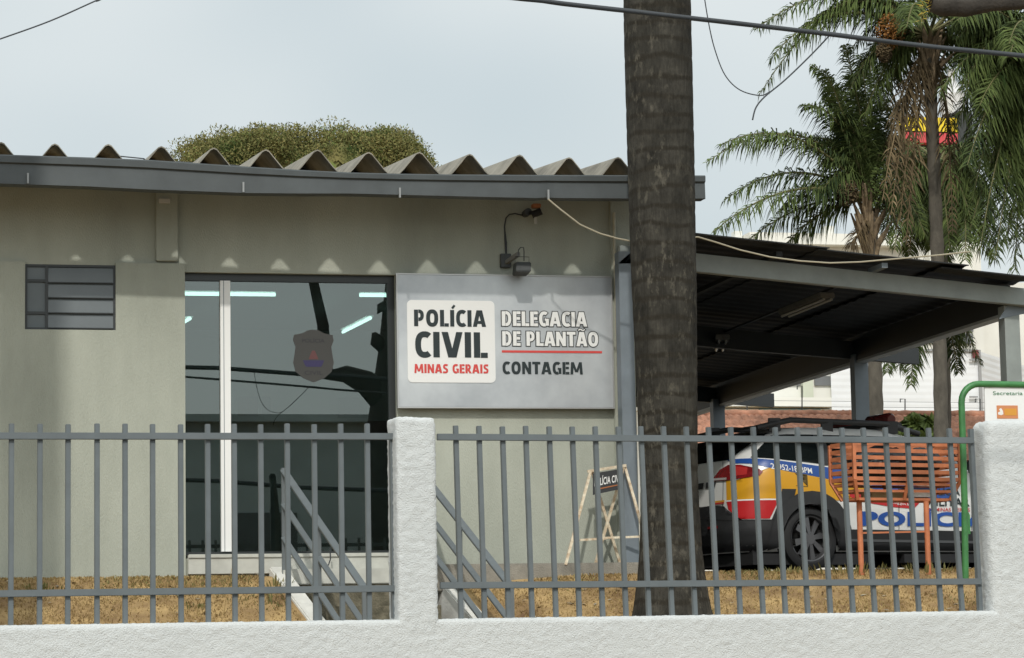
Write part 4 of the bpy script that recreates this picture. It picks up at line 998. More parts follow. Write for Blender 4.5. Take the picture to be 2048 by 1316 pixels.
for sd_ in (-1, 1):
    # stripes
    def yt(u): return 1.045-.150*(u-.15)
    decal('stripe', [(-.16, 1.135), (.18, 1.125), (.45, 1.095), (1.0, 1.035), (1.75, .97), (2.5, .90), (2.5, .70), (1.75, .785), (1.0, .915), (.55, .985), (.30, 1.03), (.15, 1.07), (-.05, 1.085)], m_blue, .005, side=sd_)
    decal('stripe', [(-.18, .915), (.0, .91), (.20, .94), (.32, 1.022), (.55, .98), (1.0, .91), (1.75, .78), (2.15, .715), (2.1, .70), (1.7, .725), (1.28, .78), (1.15, .70), (.40, .705), (-.16, .705)], m_yel, .0055, side=sd_)
    decal('stripe', [(-.16, .700), (.40, .700), (.30, .515), (.02, .515), (-.13, .62)], m_carred, .006, side=sd_)
    decal('stripe_line', [(-.165, .712), (.405, .712), (.405, .698), (-.165, .698)], m_white, .0068, side=sd_)
    decal('stripe', [(1.22, .80), (1.7, .722), (2.1, .695), (2.02, .625), (1.75, .64), (1.33, .70), (1.24, .74)], m_carred, .006, side=sd_)
    # cladding: bumper corner, arch flare, sill
    decal('bumper_cladding', [(-.80, .675), (-.35, .67), (-.20, .655), (-.12, .50), (.05, .50), (.34, .50), (.36, .24), (.30, .20), (-.80, .20)], m_clad, .010, side=sd_)
    for wx_ in (WX, WX+2.47):
        dxx = wx_-WX
        decal('arch_flare', [(a+dxx, b_) for a, b_ in arcp(.345, -14, 194, 20)]+[(a+dxx, max(.2, b_)) for a, b_ in arcp(.475, 200, -20, 20)], m_clad, .022, side=sd_)
    decal('arch_cladding', [(.315, .50), (.415, .72), (.44, .81), (.60, .81), (.50, .50), (.40, .40), (.34, .40)], m_clad, .012, side=sd_)
    decal('stripe', [(-.46, .70), (-.20, .70), (-.205, .683), (-.46, .683)], m_carred, .0125, side=sd_); decal('stripe', [(-.46, .718), (-.19, .718), (-.195, .701), (-.46, .701)], m_yel, .0125, side=sd_)
    decal('sill_cladding', [(1.15, .40), (1.25, .41), (2.80, .40), (2.85, .40), (2.85, .20), (1.15, .20)], m_clad, .014, side=sd_)
    decal('sill_strip', [(1.2, .315), (2.8, .30), (2.8, .275), (1.2, .29)], mat('worn_grey_trim', (.11, .115, .12), .5), .02, side=sd_)
    # glass
    wp = [(.17, 1.135), (.30, 1.24), (.46, 1.365), (.62, 1.375), (2.25, 1.375), (2.45, 1.30), (2.92, 1.065), (1.0, 1.06), (.5, 1.105)]
    decal('side_window', wp, m_cglass, .005, side=sd_)
    for a, b_ in ((.92, 1.06), (1.80, 1.86)):
        decal('pillar_trim', [(a, 1.055), (b_, 1.055), (b_-.02, 1.37), (a+.0, 1.37)], m_clad, .008, side=sd_)
    for a, z0, z1 in ((1.16, .80, 1.06), (1.83, .41, 1.06), (2.74, .41, 1.06)):
        decal('door_seam', [(a, z0), (a+.008, z0), (a+.008, z1), (a, z1)], m_rubber, .0072, side=sd_)
    dh = MB(); 
    for a in (1.32, 2.05):
        q0 = tocar(surf(a, .875, .02, sd_)); q1 = tocar(surf(a+.17, .865, .02, sd_)); mb = MB(); mb.bar(q0, q1, .03, .03); mb.build('door_handle', m_carw, car, bevel=.006)
    # lamps
    tl = decal('tail_lamp', [(-.42, .925), (-.40, .965), (-.28, 1.035), (-.12, 1.075), (.05, 1.065), (.22, 1.015), (.255, .985), (.22, .945), (.05, .925), (-.15, .915)], m_tl, .014, side=sd_)
    decal('lens', [(-.40, .93), (-.39, .952), (-.15, .945), (-.15, .922)], m_tlc, .017, side=sd_, parent=tl)
    decal('lens', [(-.10, .99), (.0, 1.05), (.12, 1.03), (.10, .96), (-.06, .95)], mat('tail_lamp_bright', (.42, .03, .03), .15), .017, side=sd_, parent=tl)
    decal('bumper_reflector', [(-.5, .44), (-.30, .44), (-.30, .465), (-.5, .465)], m_tl, .016, side=sd_)
    # wheels
    for wx_ in (WX, WX+2.47):
        yo = sd_*.805; whl = MB(); prf = [(.226, .02), (.245, .0), (.29, .002), (.314, .02), (.318, .05), (.318, .14), (.312, .175), (.29, .19), (.23, .19)]
        nA = 48
        vv = [tocar(Vector((wx_+r_*math.cos(2*math.pi*j/nA), yo-sd_*d_, WR+r_*math.sin(2*math.pi*j/nA)))) for r_, d_ in prf for j in range(nA)]
        whl.add(vv, [(i*nA+j, i*nA+(j+1) % nA, (i+1)*nA+(j+1) % nA, (i+1)*nA+j) for i in range(len(prf)-1) for j in range(nA)])
        wh_ = MB(); wheel = whl.build('tyre', m_rubber, car, smooth=True)
        rim = MB(); prf2 = [(.228, .016), (.218, .021), (.208, .045), (.203, .15)]
        vv = [tocar(Vector((wx_+r_*math.cos(2*math.pi*j/nA), yo-sd_*d_, WR+r_*math.sin(2*math.pi*j/nA)))) for r_, d_ in prf2 for j in range(nA)]
        rim.add(vv, [(i*nA+j, i*nA+(j+1) % nA, (i+1)*nA+(j+1) % nA, (i+1)*nA+j) for i in range(len(prf2)-1) for j in range(nA)])
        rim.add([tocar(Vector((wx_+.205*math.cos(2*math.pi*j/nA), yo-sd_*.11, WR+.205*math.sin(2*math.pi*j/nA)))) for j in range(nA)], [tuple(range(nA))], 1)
        for k in range(8):
            a = 2*math.pi*k/8+.2; t = Vector((math.cos(a), 0, math.sin(a))); n_ = Vector((-math.sin(a), 0, math.cos(a)))
            q = [t*.05+n_*.020, t*.05-n_*.020, t*.214-n_*.036, t*.214+n_*.036]
            rim.add([tocar(Vector((wx_, yo-sd_*(.030-.012*(i in (0, 1))), WR))+CM.to_3x3() @ v) for i, v in enumerate(q)]+[tocar(Vector((wx_, yo-sd_*.06, WR))+CM.to_3x3() @ v*0+v*1) for v in q], [(0, 1, 2, 3), (0, 3, 7, 4), (1, 5, 6, 2)], 2)
        rim.tube([tocar(Vector((wx_, yo-sd_*.06, WR))), tocar(Vector((wx_, yo-sd_*.016, WR)))], .058, 20, mi=2)
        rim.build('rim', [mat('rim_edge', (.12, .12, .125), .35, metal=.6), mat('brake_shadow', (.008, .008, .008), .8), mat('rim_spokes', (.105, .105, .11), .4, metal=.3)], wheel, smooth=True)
for sd_ in (-1, 1):
    decal('tailgate_seam', [(-.235, .60), (-.225, .60), (-.225, 1.12), (-.235, 1.12)], m_rubber, .0075, side=sd_)
    decal('bumper_seam', [(-.8, .565), (-.10, .51), (.36, .505), (.36, .497), (-.10, .502), (-.8, .557)], m_rubber, .0135, side=sd_)
    decal('fuel_flap_seam', [(.60, .84), (.74, .83), (.74, .96), (.60, .97), (.60, .964), (.734, .954), (.734, .838), (.60, .846)], mat('seam_shadow', (.12, .08, .02), .8), .0075, side=sd_)
# rear glass, spoiler, plate garnish
decal('rear_window', [(-.80, 1.13), (-.24, 1.13), (-.12, 1.33), (-.14, 1.385), (-.80, 1.385)], m_cglass, .006)
decal('rear_window', [(-.80, 1.13), (-.24, 1.13), (-.12, 1.33), (-.14, 1.385), (-.80, 1.385)], m_cglass, .006, side=1)
decal('plate_garnish', [(-.80, .86), (-.62, .86), (-.60, .92), (-.80, .92)], m_clad, .012); decal('plate_garnish', [(-.80, .86), (-.62, .86), (-.60, .92), (-.80, .92)], m_clad, .012, side=1)
mb = MB(); mb.prism([tocar(Vector(v)) for v in ((.24, -.60, 1.425), (.24, .60, 1.425), (.55, .58, 1.475), (.55, -.58, 1.475))], (0, 0, .028)); mb.build('spoiler', m_clad, car, bevel=.006)
for sd_ in (-1, 1):
    mb = MB(); pth = []
    for i in range(25):
        t = i/24; x = .30+t*2.0; zr = 1.435+.095*min(1, 5*t, 4.5*(1-t)+.05)-.02*t; pth.append(tocar(Vector((x, sd_*(.60-.03*t), zr))))
    mb.tube(pth, .03, 10)
    for x in (.52, 1.15, 1.95): mb.bar(tocar(Vector((x, sd_*.59, 1.41))), tocar(Vector((x, sd_*.59, 1.54))), .12, .04)
    mb.build('roof_rail', m_clad, car, smooth=True)
lb = MB(); lb.box((1.80, -.55, 1.49), (2.12, .55, 1.54), M=CM); bar_ = lb.build('light_bar', m_clad, car, bevel=.015)
for y0_, y1_ in ((-.58, -.16), (.16, .58)):
    mb = MB(); mb.tube([tocar(Vector((1.96, y0_, 1.56))), tocar(Vector((1.96, y0_+.03, 1.565))), tocar(Vector((1.96, y1_-.03, 1.565))), tocar(Vector((1.96, y1_, 1.56)))], [.05, .068, .068, .05], 14); mb.build('beacon_lens', mat('smoked_red_lens', (.10, .018, .018), .2, coat=.3), bar_, smooth=True)
for sd_ in (-1, 1):
    mb = MB(); q = tocar(Vector((2.72, sd_*.93, 1.06))); mb.box((2.66, min(sd_*.84, sd_*1.0), 1.0), (2.78, max(sd_*.84, sd_*1.0), 1.13), M=CM); mb.build('mirror', m_clad, car, bevel=.03)
    def front_fn(u, z, off, side): 
        return Vector((lvl(z)[2]+off, u*side, z))
    decal('headlight', [(.42, .70), (.62, .74), (.62, .86), (.40, .84)], mat('headlamp_clear', (.5, .5, .5), .1), .02, side=sd_, fn=front_fn)
decal('grille', [(-.38, .50), (.38, .50), (.38, .72), (-.38, .72)], m_clad, .012, fn=front_fn)
decal('windscreen', [(-.62, 1.06), (.62, 1.06), (.50, 1.40), (-.50, 1.40)], m_cglass, .012, fn=front_fn, step=.2)
def cartext(t, u0, u1, z0, h, material, bold=.02, sl=0.0, off=.010, name='lettering'):
    v, f = text_fit(t, u1-u0, h, bold); mb = MB()
    mb.add([tocar(surf(u0+q.x, z0+q.y+sl*q.x, off, -1)) for q in v], f); mb.build(name, material, car, fix=False)
cartext('POLÍCIA', 1.36, 2.98, .445, .15, mat('blue_lettering', (.012, .075, .33), .4), .045)
cartext('22952-18ºBPM', .34, .80, 1.01, .06, m_white, .015, -.10)
cartext('MILITAR', 2.18, 2.72, .655, .085, m_black, .02)
cartext('POLÍCIA', 2.18, 2.60, .765, .07, m_black, .02)
cartext('DE MINAS GERAIS', 2.18, 2.72, .60, .038, m_carred, .012)
cartext('www.policiamilitar.mg.gov.br', 1.36, 1.98, .705, .032, m_white, .005, -.095)

# ================================================================== VEGETATION BEHIND
def bez(p0, p1, p2, t): return p0*(1-t)**2+p1*(2*t*(1-t))+p2*t*t
def frond(lf, stm, p0, p1, p2, n=46, ll=.42, droop=.8, w=.0125, plum=.85):
    pts = [bez(p0, p1, p2, i/14) for i in range(15)]
    stm.tube(pts, [.026*(1-i/15)+.004 for i in range(15)], 5)
    for i in range(n):
        t = .14+.86*(i+random.random()*.5)/n; p = bez(p0, p1, p2, t); tg = (bez(p0, p1, p2, min(1, t+.02))-bez(p0, p1, p2, t-.02)).normalized()
        s_ = tg.cross(Vector((0, 0, 1)))
        if s_.length < .05: s_ = Vector((1, 0, 0))
        s_.normalize(); up = s_.cross(tg)
        L_ = ll*(.35+.65*math.sin(math.pi*min(1, (t*.92+.10))))*random.uniform(.75, 1.15)
        for sd_ in (-1, 1):
            d = (s_*sd_+tg*random.uniform(.45, .9)+up*random.uniform(-plum, plum)).normalized()
            a = p+d*(L_*.5)-Vector((0, 0, L_*droop*.14)); e = p+d*L_*.88-Vector((0, 0, L_*droop*random.uniform(.45, .9)))
            wv = d.cross(up+Vector((random.uniform(-.5, .5),)*3)).normalized()*w
            lf.add([p-wv*.4, p+wv*.4, a+wv, a-wv, e], [(0, 1, 2, 3), (3, 2, 4)])
m_frond = leafmat('palm_leaflets', (.008, .022, .006), (.048, .085, .018), (.105, .14, .036), .8)
m_dead = leafmat('dead_leaflets', (.07, .052, .03), (.21, .155, .085), (.14, .10, .05), .85)
m_stem = mat('frond_stem', (.14, .13, .05), .7, .3, 6)
m_fruit = leafmat('palm_fruit', (.20, .07, .015), (.42, .17, .03), (.25, .12, .03))
def palm(label, base, crown, Y, fronds, rt, dead=(), fruit=None, trunk_top=None, seed=1, extra=0, ll=.48, group='thin palms behind the carport', sheaths=True):
    random.seed(seed)
    c_ = P(*crown, Y); b_ = P(*base, Y); b_.z = gz(b_.x, Y)-.1
    t = empty('palm_tree', (b_.x, b_.y, b_.z+.1), label, 'palm', group)
    mb = MB(); k = 30; pts = []; rs = []
    for i in range(k+1):
        f_ = i/k; p = b_.lerp(c_-Vector((0, 0, .15)), f_); p.x += .03*math.sin(f_*5+seed); pts.append(p); rs.append(rt*(1.12-.22*f_)+(.012 if i % 2 else 0)+(.04*(1-f_/.08) if f_ < .08 else 0))
    mb.tube(pts, rs, 14); mb.build('trunk', m_trunk2, t, smooth='all')
    if sheaths:
        mb = MB()
        for i in range(16):
            a = random.uniform(0, math.tau); d = Vector((math.cos(a), math.sin(a), 0)); p = c_-Vector((0, 0, random.uniform(.1, .75)))+d*rt*.7
            mb.tube([p-Vector((0, 0, .25)), p+d*.06, p+d*random.uniform(.12, .35)+Vector((0, 0, random.uniform(.2, .45)))], [.035, .05, .012], 6)
        mb.build('leaf_bases', m_dead_bark, t)
    lf, stm = MB(), MB()
    for (cx, cy, tx, ty) in fronds:
        dy = random.uniform(-.9, .9); frond(lf, stm, c_+Vector((0, 0, 0)), P(cx, cy, Y+dy*.5), P(tx, ty, Y+dy), 115, ll)
    for i in range(extra):
        a = random.uniform(0, math.tau); r_ = random.uniform(1.2, 2.2); h = random.uniform(-.9, 1.1)
        d = Vector((math.cos(a), math.sin(a), 0)); frond(lf, stm, c_, c_+d*r_*.5+Vector((0, 0, .7+h*.4)), c_+d*r_+Vector((0, 0, h-.4)), 100, ll)
    lf.build('crown', m_frond, t, fix=False); stm.build('frond_stems', m_stem, t)
    if dead:
        lf, stm = MB(), MB()
        for (cx, cy, tx, ty) in dead: frond(lf, stm, c_-Vector((0, 0, .2)), P(cx, cy, Y-.2), P(tx, ty, Y-.3+random.uniform(-.2, .2)), 44, .34, .9, .014)
        for v_, f_ in ((stm.v, stm.f),): lf.add(v_, f_)
        lf.build('dead_fronds', m_dead, t, fix=False)
    for (fx, fy_, fr_, mm_) in (fruit or ()):
        q = P(fx, fy_, Y-.3); mb = MB()
        for _ in range(900):
            d = Vector((random.gauss(0, 1), random.gauss(0, 1), random.gauss(0, 1))).normalized()*random.random()**.4
            e = q+Vector((d.x*fr_, d.y*fr_, d.z*fr_*1.25)); a = Vector((random.gauss(0, 1), random.gauss(0, 1), random.gauss(0, 1))).normalized()*.022; b2 = a.orthogonal().normalized()*.022
            mb.add([e+a, e+b2, e-a, e-b2], [(0, 1, 2, 3)])
        mb.build('fruit_cluster', mm_, t, fix=False)
    return t
m_dead_bark = mat('dry_leaf_sheaths', (.26, .19, .115), .9, .5, 9)
palm('short palm with a wide dark crown, directly above the carport roof', (1760, 880), (1737, 400), 40, [(1690, 220, 1650, 140), (1720, 200, 1660, 170), (1740, 210, 1720, 110), (1760, 260, 1790, 280), (1700, 270, 1660, 280), (1715, 260, 1690, 230), (1750, 300, 1765, 270), 
    (1620, 180, 1412, 325), (1600, 210, 1440, 290), (1580, 330, 1425, 465), (1590, 290, 1450, 400), (1620, 380, 1500, 478), (1650, 400, 1575, 485), (1700, 180, 1625, 130), (1690, 200, 1605, 210), (1715, 170, 1690, 90), (1745, 170, 1740, 120),
    (1680, 250, 1612, 280), (1770, 250, 1800, 210), (1800, 330, 1850, 470), (1790, 280, 1890, 330), (1690, 300, 1640, 390), (1700, 210, 1650, 190), (1730, 220, 1700, 150), (1660, 330, 1560, 420), (1725, 240, 1665, 250), (1755, 240, 1770, 200), (1705, 260, 1640, 330)], .11, dead=[(1760, 330, 1800, 470), (1720, 470, 1700, 490)], fruit=[(1765, 375, .30, m_frond), (1695, 385, .18, m_dead)], seed=3)
palm('tall palm with orange fruit and hanging dead fronds, its bare trunk crossing the yellow hoarding', (1880, 890), (1858, 70), 39, [(1660, -40, 1540, 120), (1960, 40, 1975, 260), (1840, -60, 1690, 110), (1960, -60, 2040, 60), 
    (1720, -130, 1518, 190), (1740, -60, 1600, 60), (1700, -90, 1510, 60), (1760, 40, 1700, 180), (1780, 70, 1730, 230), (1930, -40, 2010, 120), (1940, 20, 2000, 200), (1820, -80, 1760, -90), (1900, -60, 1960, -60), (1800, 60, 1770, 220)], .10,
    dead=[(1815, 150, 1782, 430), (1805, 170, 1790, 350), (1825, 180, 1800, 440), (1835, 200, 1812, 490), (1800, 170, 1765, 400), (1800, 140, 1772, 330), (1900, 140, 1905, 470), (1885, 130, 1912, 330)], fruit=[(1780, 64, .24, m_fruit), (1768, 104, .13, m_dead)], seed=5, extra=9)
palm('full palm cut by the right edge, drooping over the carport end', (2110, 900), (2080, 110), 38, [(2000, 110, 1960, 210), (2030, 60, 2000, 130), (2040, 180, 1990, 380), (2060, 300, 2010, 480), (2010, 210, 1940, 460), (1990, 130, 1935, 330), (2040, 20, 2000, -10), (2030, 120, 2035, 330), (2070, 250, 2048, 420), 
    (2000, 20, 1905, 120), (1990, 60, 1930, 280), (2000, 120, 1945, 400), (2010, 180, 1960, 500), (2030, 240, 1990, 520), (2040, 260, 2030, 540), (1980, 0, 1930, 190), (2020, 80, 1975, 330), (2040, 150, 2005, 420), (2050, 60, 2000, 260), (2030, 200, 1975, 450), (2060, 220, 2048, 480), (2020, 40, 1960, 60), (2000, 90, 1920, 350), (2015, 160, 1950, 330)], .13, seed=8, extra=30, ll=.55)
palm('dark palm half hidden behind the bare tall trunk', (1886, 880), (1880, 330), 44, [
    (1800, 300, 1790, 500), (1880, 300, 1900, 500), (1920, 300, 1960, 470), (1900, 240, 1970, 380), (1940, 350, 1930, 520), (1860, 400, 1860, 500), (1820, 400, 1820, 510), (1900, 380, 1990, 520), (1880, 420, 1890, 520), (1780, 330, 1770, 480), (1930, 290, 1990, 430), (1800, 280, 1800, 420), (1830, 330, 1835, 460), (1950, 330, 1990, 500), (1900, 300, 1940, 430)], .08, seed=11, extra=6, ll=.5)
palm('low young palm whose drooping tips show below the carport edge', (1889, 880), (1872, 590), 42, [
    (1790, 600, 1775, 745), (1800, 560, 1785, 690), (1830, 620, 1822, 770), (1880, 580, 1930, 690), (1900, 570, 1962, 730), (1890, 600, 1918, 745), (1790, 590, 1760, 700), (1815, 600, 1800, 740)], .06, seed=14, ll=.40, sheaths=False)
random.seed(21)
# round tree far behind the station
m_tree = leafmat('mango_leaves', (.032, .075, .014), (.115, .185, .042), (.23, .20, .075), .9)
def crown_tree(label, base, c_, rx, ry, rz_, n, ls, material, name='round_tree'):
    t = empty(name, base, label, 'tree'); mb = MB(); K = max(5, n//1000); cs = rx*.085+.05; sq = lambda v_: math.copysign(abs(v_)**.62, v_)
    for k in range(K):
        d = Vector((random.gauss(0, 1), random.gauss(0, 1), random.gauss(0, 1))).normalized()
        if d.y > .25: d.y = -d.y
        if d.z < -.4: d.z = -d.z
        q = c_+Vector((sq(d.x)*rx, d.y*ry, sq(d.z)*rz_))*(.86+.07*mnoise.noise(d*2.3)+.08*random.random()); cr_ = cs*random.uniform(.8, 1.9)
        for i in range(n//K):
            e = Vector((random.gauss(0, 1), random.gauss(0, 1), random.gauss(0, 1))).normalized(); rr_ = random.random()**.36
            if random.random() < .015: rr_ = random.uniform(1, 1.15)
            p = q+Vector((e.x*cr_*1.15, e.y*cr_, e.z*cr_*.85))*rr_
            a = (e*random.uniform(0, .8)+Vector((random.gauss(0, .6), random.gauss(0, .6), random.gauss(.3, .6)))).normalized()*ls*random.uniform(.6, 1.3); b_ = a.cross(Vector((random.gauss(0, 1), random.gauss(0, 1), random.gauss(0, 1)))).normalized()*ls*.2
            mb.add([p-b_*.3, p+a*.5+b_, p+a, p+a*.5-b_], [(0, 1, 2, 3)])
    for i in range(n//6):
        d = Vector((random.gauss(0, 1), random.gauss(0, 1), random.gauss(0, 1))).normalized(); p = c_+Vector((sq(d.x)*rx, d.y*ry, sq(d.z)*rz_))*random.uniform(.66, .82)
        a = d.orthogonal().normalized()*ls*1.8; b_ = a.cross(d).normalized()*ls*1.2; mb.add([p-a-b_, p+a-b_, p+a+b_, p-a+b_], [(0, 1, 2, 3)])
    mb.build('crown', material, t, fix=False)
    mb = MB(); b0 = Vector(base); top = c_-Vector((0, 0, rz_*.3)); mb.tube([b0-Vector((0, 0, .2)), b0.lerp(top, .5)+Vector((.1, 0, 0)), top], [.35, .28, .2], 12)
    for k in range(7):
        a = k*.9; d = Vector((math.cos(a)*rx*.6, math.sin(a)*ry*.6, rz_*.6)); mb.tube([b0.lerp(top, .6+.05*k), top+d*.4+Vector((0, 0, .1)), top+d], [.16, .1, .04], 7)
    mb.build('trunk', m_darkbark, t, smooth='all')
    return t
cc = P(606, 392, 70); sc_ = 70.5/5400
crown_tree('round olive and brown tree crown rising behind the corrugated station roof', (cc.x, 70, 2.47), Vector((cc.x, 70, cc.z)), 276*sc_, 3.4, 116*sc_, 100000, .085, m_tree)
# small shrub by the tiled roof
q = P(1835, 868, 42); crown_tree('small green shrub in front of the tiled roof, right of the car', (q.x, 42, 2.47), q, .30, .3, .28, 500, .12, leafmat('shrub_leaves', (.05, .08, .02), (.15, .2, .05)), 'shrub')
# near tree whose limb crosses the top right corner
lt_ = empty('street_tree', (9.6, 16.0+4, 2.0), 'dark mossy limb of a nearby tree crossing the top right corner', 'tree')
YL = 19.8
lim = [P(1862, 8, YL), P(1880, 12, YL), P(1930, 14, YL), P(1985, 6, YL), P(2060, 2, YL), P(2180, 30, YL), P(2400, 60, YL)]
tb = Vector((lim[-1].x+.5, YL, gz(0, YL)-.1))
mb = MB(); mb.tube(lim+[Vector((tb.x-.1, YL, lim[-1].z-.6))], [.055, .072, .075, .066, .062, .085, .12, .16], 12, wob=.25); mb.tube([P(1868, 10, YL), P(1850, -30, YL), P(1835, -120, YL)], [.05, .045, .04], 9, wob=.2); mb.build('limb', m_darkbark, lt_, smooth='all')
mb = MB(); mb.tube([tb, tb+Vector((-.1, 0, 2)), tb+Vector((.05, .1, 4)), Vector((tb.x-.1, YL, lim[-1].z-.7)), Vector((tb.x+.2, YL+.2, lim[-1].z+2))], [.26, .2, .19, .19, .12], 14, wob=.15); mb.build('trunk', m_darkbark, lt_, smooth='all')
mb = MB()
for _ in range(40):
    q = P(random.uniform(1838, 1862), random.uniform(-20, 42), YL-.05); a = Vector((random.gauss(0, 1), random.gauss(0, 1), random.gauss(0, 1)-.6)).normalized()*.05; b_ = a.orthogonal().normalized()*.008; mb.add([q-b_, q+b_, q+a], [(0, 1, 2)])
mb.build('fern_tuft', leafmat('yellow_fern', (.25, .17, .02), (.4, .3, .05)), lt_, fix=False)

# ================================================================== BACKGROUND BUILDINGS
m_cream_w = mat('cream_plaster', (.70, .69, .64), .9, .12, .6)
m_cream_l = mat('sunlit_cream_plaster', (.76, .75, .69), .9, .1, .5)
m_win = mat('grey_blind_window', (.15, .155, .16), .4, .2, 1.5)
ob = empty('tiled_outbuilding', (12, 44, 2.47), 'low white outbuilding with a red clay tile roof behind the police car', 'building')
m_clay = mat('clay_tiles', (.42, .20, .125), .9, .5, 5, dark=(.20, .10, .065))
x0_, x1_ = P(1330, 850, 44).x, P(2160, 850, 44).x; zr_ = P(1650, 829, 45.2).z; ze_ = zr_-1.05
mb = MB(); nx_ = int((x1_-x0_)/.025); ny_ = 72; vs_ = []
for j in range(ny_+1):
    t = j/ny_; row_ = (t*9) % 1
    for i in range(nx_+1):
        x = x0_+(x1_-x0_)*i/nx_; s_ = math.sin(x/.125*math.pi)
        vs_.append((x, 42.9+2.3*t, ze_+1.05*t+.05*abs(s_)-.07*row_+.03+.012*mnoise.noise(Vector((math.floor(x/.125)*2.1, math.floor(t*9)*3.3, 0)))+.02*mnoise.noise(Vector((x*.4, 0, 7)))))
mb.add(vs_, [(j*(nx_+1)+i, j*(nx_+1)+i+1, (j+1)*(nx_+1)+i+1, (j+1)*(nx_+1)+i) for j in range(ny_) for i in range(nx_)]); mb.build('roof', m_clay, ob, smooth='all', fix=False)
mb = MB(); mb.tube([(x0_+(x1_-x0_)*i/60, 45.22, zr_+.01+.02*mnoise.noise(Vector((i*.9, 0, 0)))) for i in range(61)], .07, 8); mb.build('ridge', m_clay, ob, smooth='all')
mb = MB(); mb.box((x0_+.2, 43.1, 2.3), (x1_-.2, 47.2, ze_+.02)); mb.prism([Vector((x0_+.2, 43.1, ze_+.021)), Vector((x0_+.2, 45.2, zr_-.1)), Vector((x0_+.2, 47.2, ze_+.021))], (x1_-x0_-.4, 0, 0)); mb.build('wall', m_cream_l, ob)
ef = empty('security_wire_fence', (12, 45.3, zr_), 'thin electric fence posts and wires along the tiled ridge', 'fence')
for px in (1494, 1604, 1810, 1960):
    a = P(px, 840, 45.35); b_ = P(px, 772 if px == 1604 else 798, 45.35); mb = MB(); mb.tube([a, b_, b_+Vector((-.09, 0, 0)), b_+Vector((-.09, 0, -.06))], .012, 5); mb.build('post', m_dk, ef)
for dz_ in (0, -.1, -.2):
    mb = MB(); mb.tube([P(1400, 800, 45.35)+Vector((0, 0, dz_)), P(2040, 806, 45.35)+Vector((0, 0, dz_))], .004, 4); mb.build('wire', m_dk, ef)
wb = empty('white_building', (16, 63, 2.47), 'cream multi-storey building with grey windows and a balcony seen through the carport', 'building')
def pbox(mb, x0, y0, x1, y1, Y, d, mi=0):       # wall rectangle seen at those image corners, standing on plane Y
    a = P(x0, y1, Y); b_ = P(x1, y0, Y); mb.box((a.x, Y, a.z), (b_.x, Y+d, b_.z), mi)
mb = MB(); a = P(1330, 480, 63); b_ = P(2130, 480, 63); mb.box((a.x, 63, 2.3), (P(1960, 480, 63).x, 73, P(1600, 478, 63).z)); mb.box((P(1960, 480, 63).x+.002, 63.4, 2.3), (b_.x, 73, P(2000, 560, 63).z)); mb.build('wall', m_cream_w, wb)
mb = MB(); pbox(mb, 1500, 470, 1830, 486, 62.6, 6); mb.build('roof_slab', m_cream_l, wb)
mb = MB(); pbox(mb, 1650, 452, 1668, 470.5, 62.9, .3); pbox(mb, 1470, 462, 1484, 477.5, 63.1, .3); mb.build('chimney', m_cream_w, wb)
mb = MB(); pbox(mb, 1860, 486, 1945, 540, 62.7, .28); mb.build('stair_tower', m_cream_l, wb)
for r_ in ((1630, 752, 1662, 771), (1682, 735, 1720, 752), (1762, 733, 1800, 750), (1838, 668, 1912, 686), (1913, 668, 1946, 687), (1838, 640, 1946, 662), (1560, 735, 1600, 770)):
    mb = MB(); pbox(mb, *r_, 62.94, .05); mb.build('window', m_win, wb)
for r_ in ((1607, 690, 1624, 800), (1668, 690, 1684, 825)):
    mb = MB(); pbox(mb, *r_, 62.80, .19); mb.build('pilaster', mat('greenish_plaster', (.50, .52, .42), .9, .1, 1), wb)
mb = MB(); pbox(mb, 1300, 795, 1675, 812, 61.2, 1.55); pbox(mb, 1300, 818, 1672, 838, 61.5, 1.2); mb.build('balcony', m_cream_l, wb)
mb = MB(); a = P(1518, 823, 61.3); b_ = P(1640, 815, 61.3); mb.tube([a.lerp(b_, 0)+Vector((0, 0, .03)), Vector((b_.x, 61.3, a.z+.03))], .05, 8); tag(mb.build('balcony_pipe', mat('dark_green_roll', (.08, .1, .075), .8, .4, 6), wb))
tr = empty('cargo_truck', (21, 53, 2.47), 'white ribbed box body of a parked truck beyond the tiled roof', 'truck')
a = P(1664, 830, 53); b_ = P(1957, 702, 53); x0_, x1_ = a.x, b_.x; z0_, z1_ = 3.3, b_.z
mb = MB(); n_ = 34; m_rib = mat('white_ribbed_panel', (.74, .75, .76), .5, .05, 2)
for i in range(n_):
    za = z0_+(z1_-z0_)*i/n_; zc = z0_+(z1_-z0_)*(i+1)/n_; zm = (za+zc)/2
    mb.add([(x0_, 53, za), (x1_, 53, za), (x1_, 53-.003, zm), (x0_, 53-.003, zm), (x1_, 53, zc), (x0_, 53, zc)], [(0, 1, 2, 3), (3, 2, 4, 5)])
sx, sy = 6.5, 2.6
e0 = Vector((x1_, 53, 0)); e1 = Vector((x1_+2.6, 56.2, 0))
for i in range(n_):
    za = z0_+(z1_-z0_)*i/n_; zc = z0_+(z1_-z0_)*(i+1)/n_; zm = (za+zc)/2
    nv = Vector((.004, -.003, 0))
    mb.add([e0+Vector((0, 0, za)), e1+Vector((0, 0, za)), e1+nv+Vector((0, 0, zm)), e0+nv+Vector((0, 0, zm)), e1+Vector((0, 0, zc)), e0+Vector((0, 0, zc))], [(0, 1, 2, 3), (3, 2, 4, 5)])
mb.add([(x0_, 53, z1_), (x1_, 53, z1_), (e1.x, e1.y, z1_), (x0_+2.6, 56.2, z1_), (x0_, 53, z0_), (x1_, 53, z0_), (e1.x, e1.y, z0_), (x0_+2.6, 56.2, z0_)], [(0, 1, 2, 3), (7, 6, 5, 4), (2, 6, 7, 3), (3, 7, 4, 0)])
mb.build('cargo_box', m_rib, tr, fix=False)
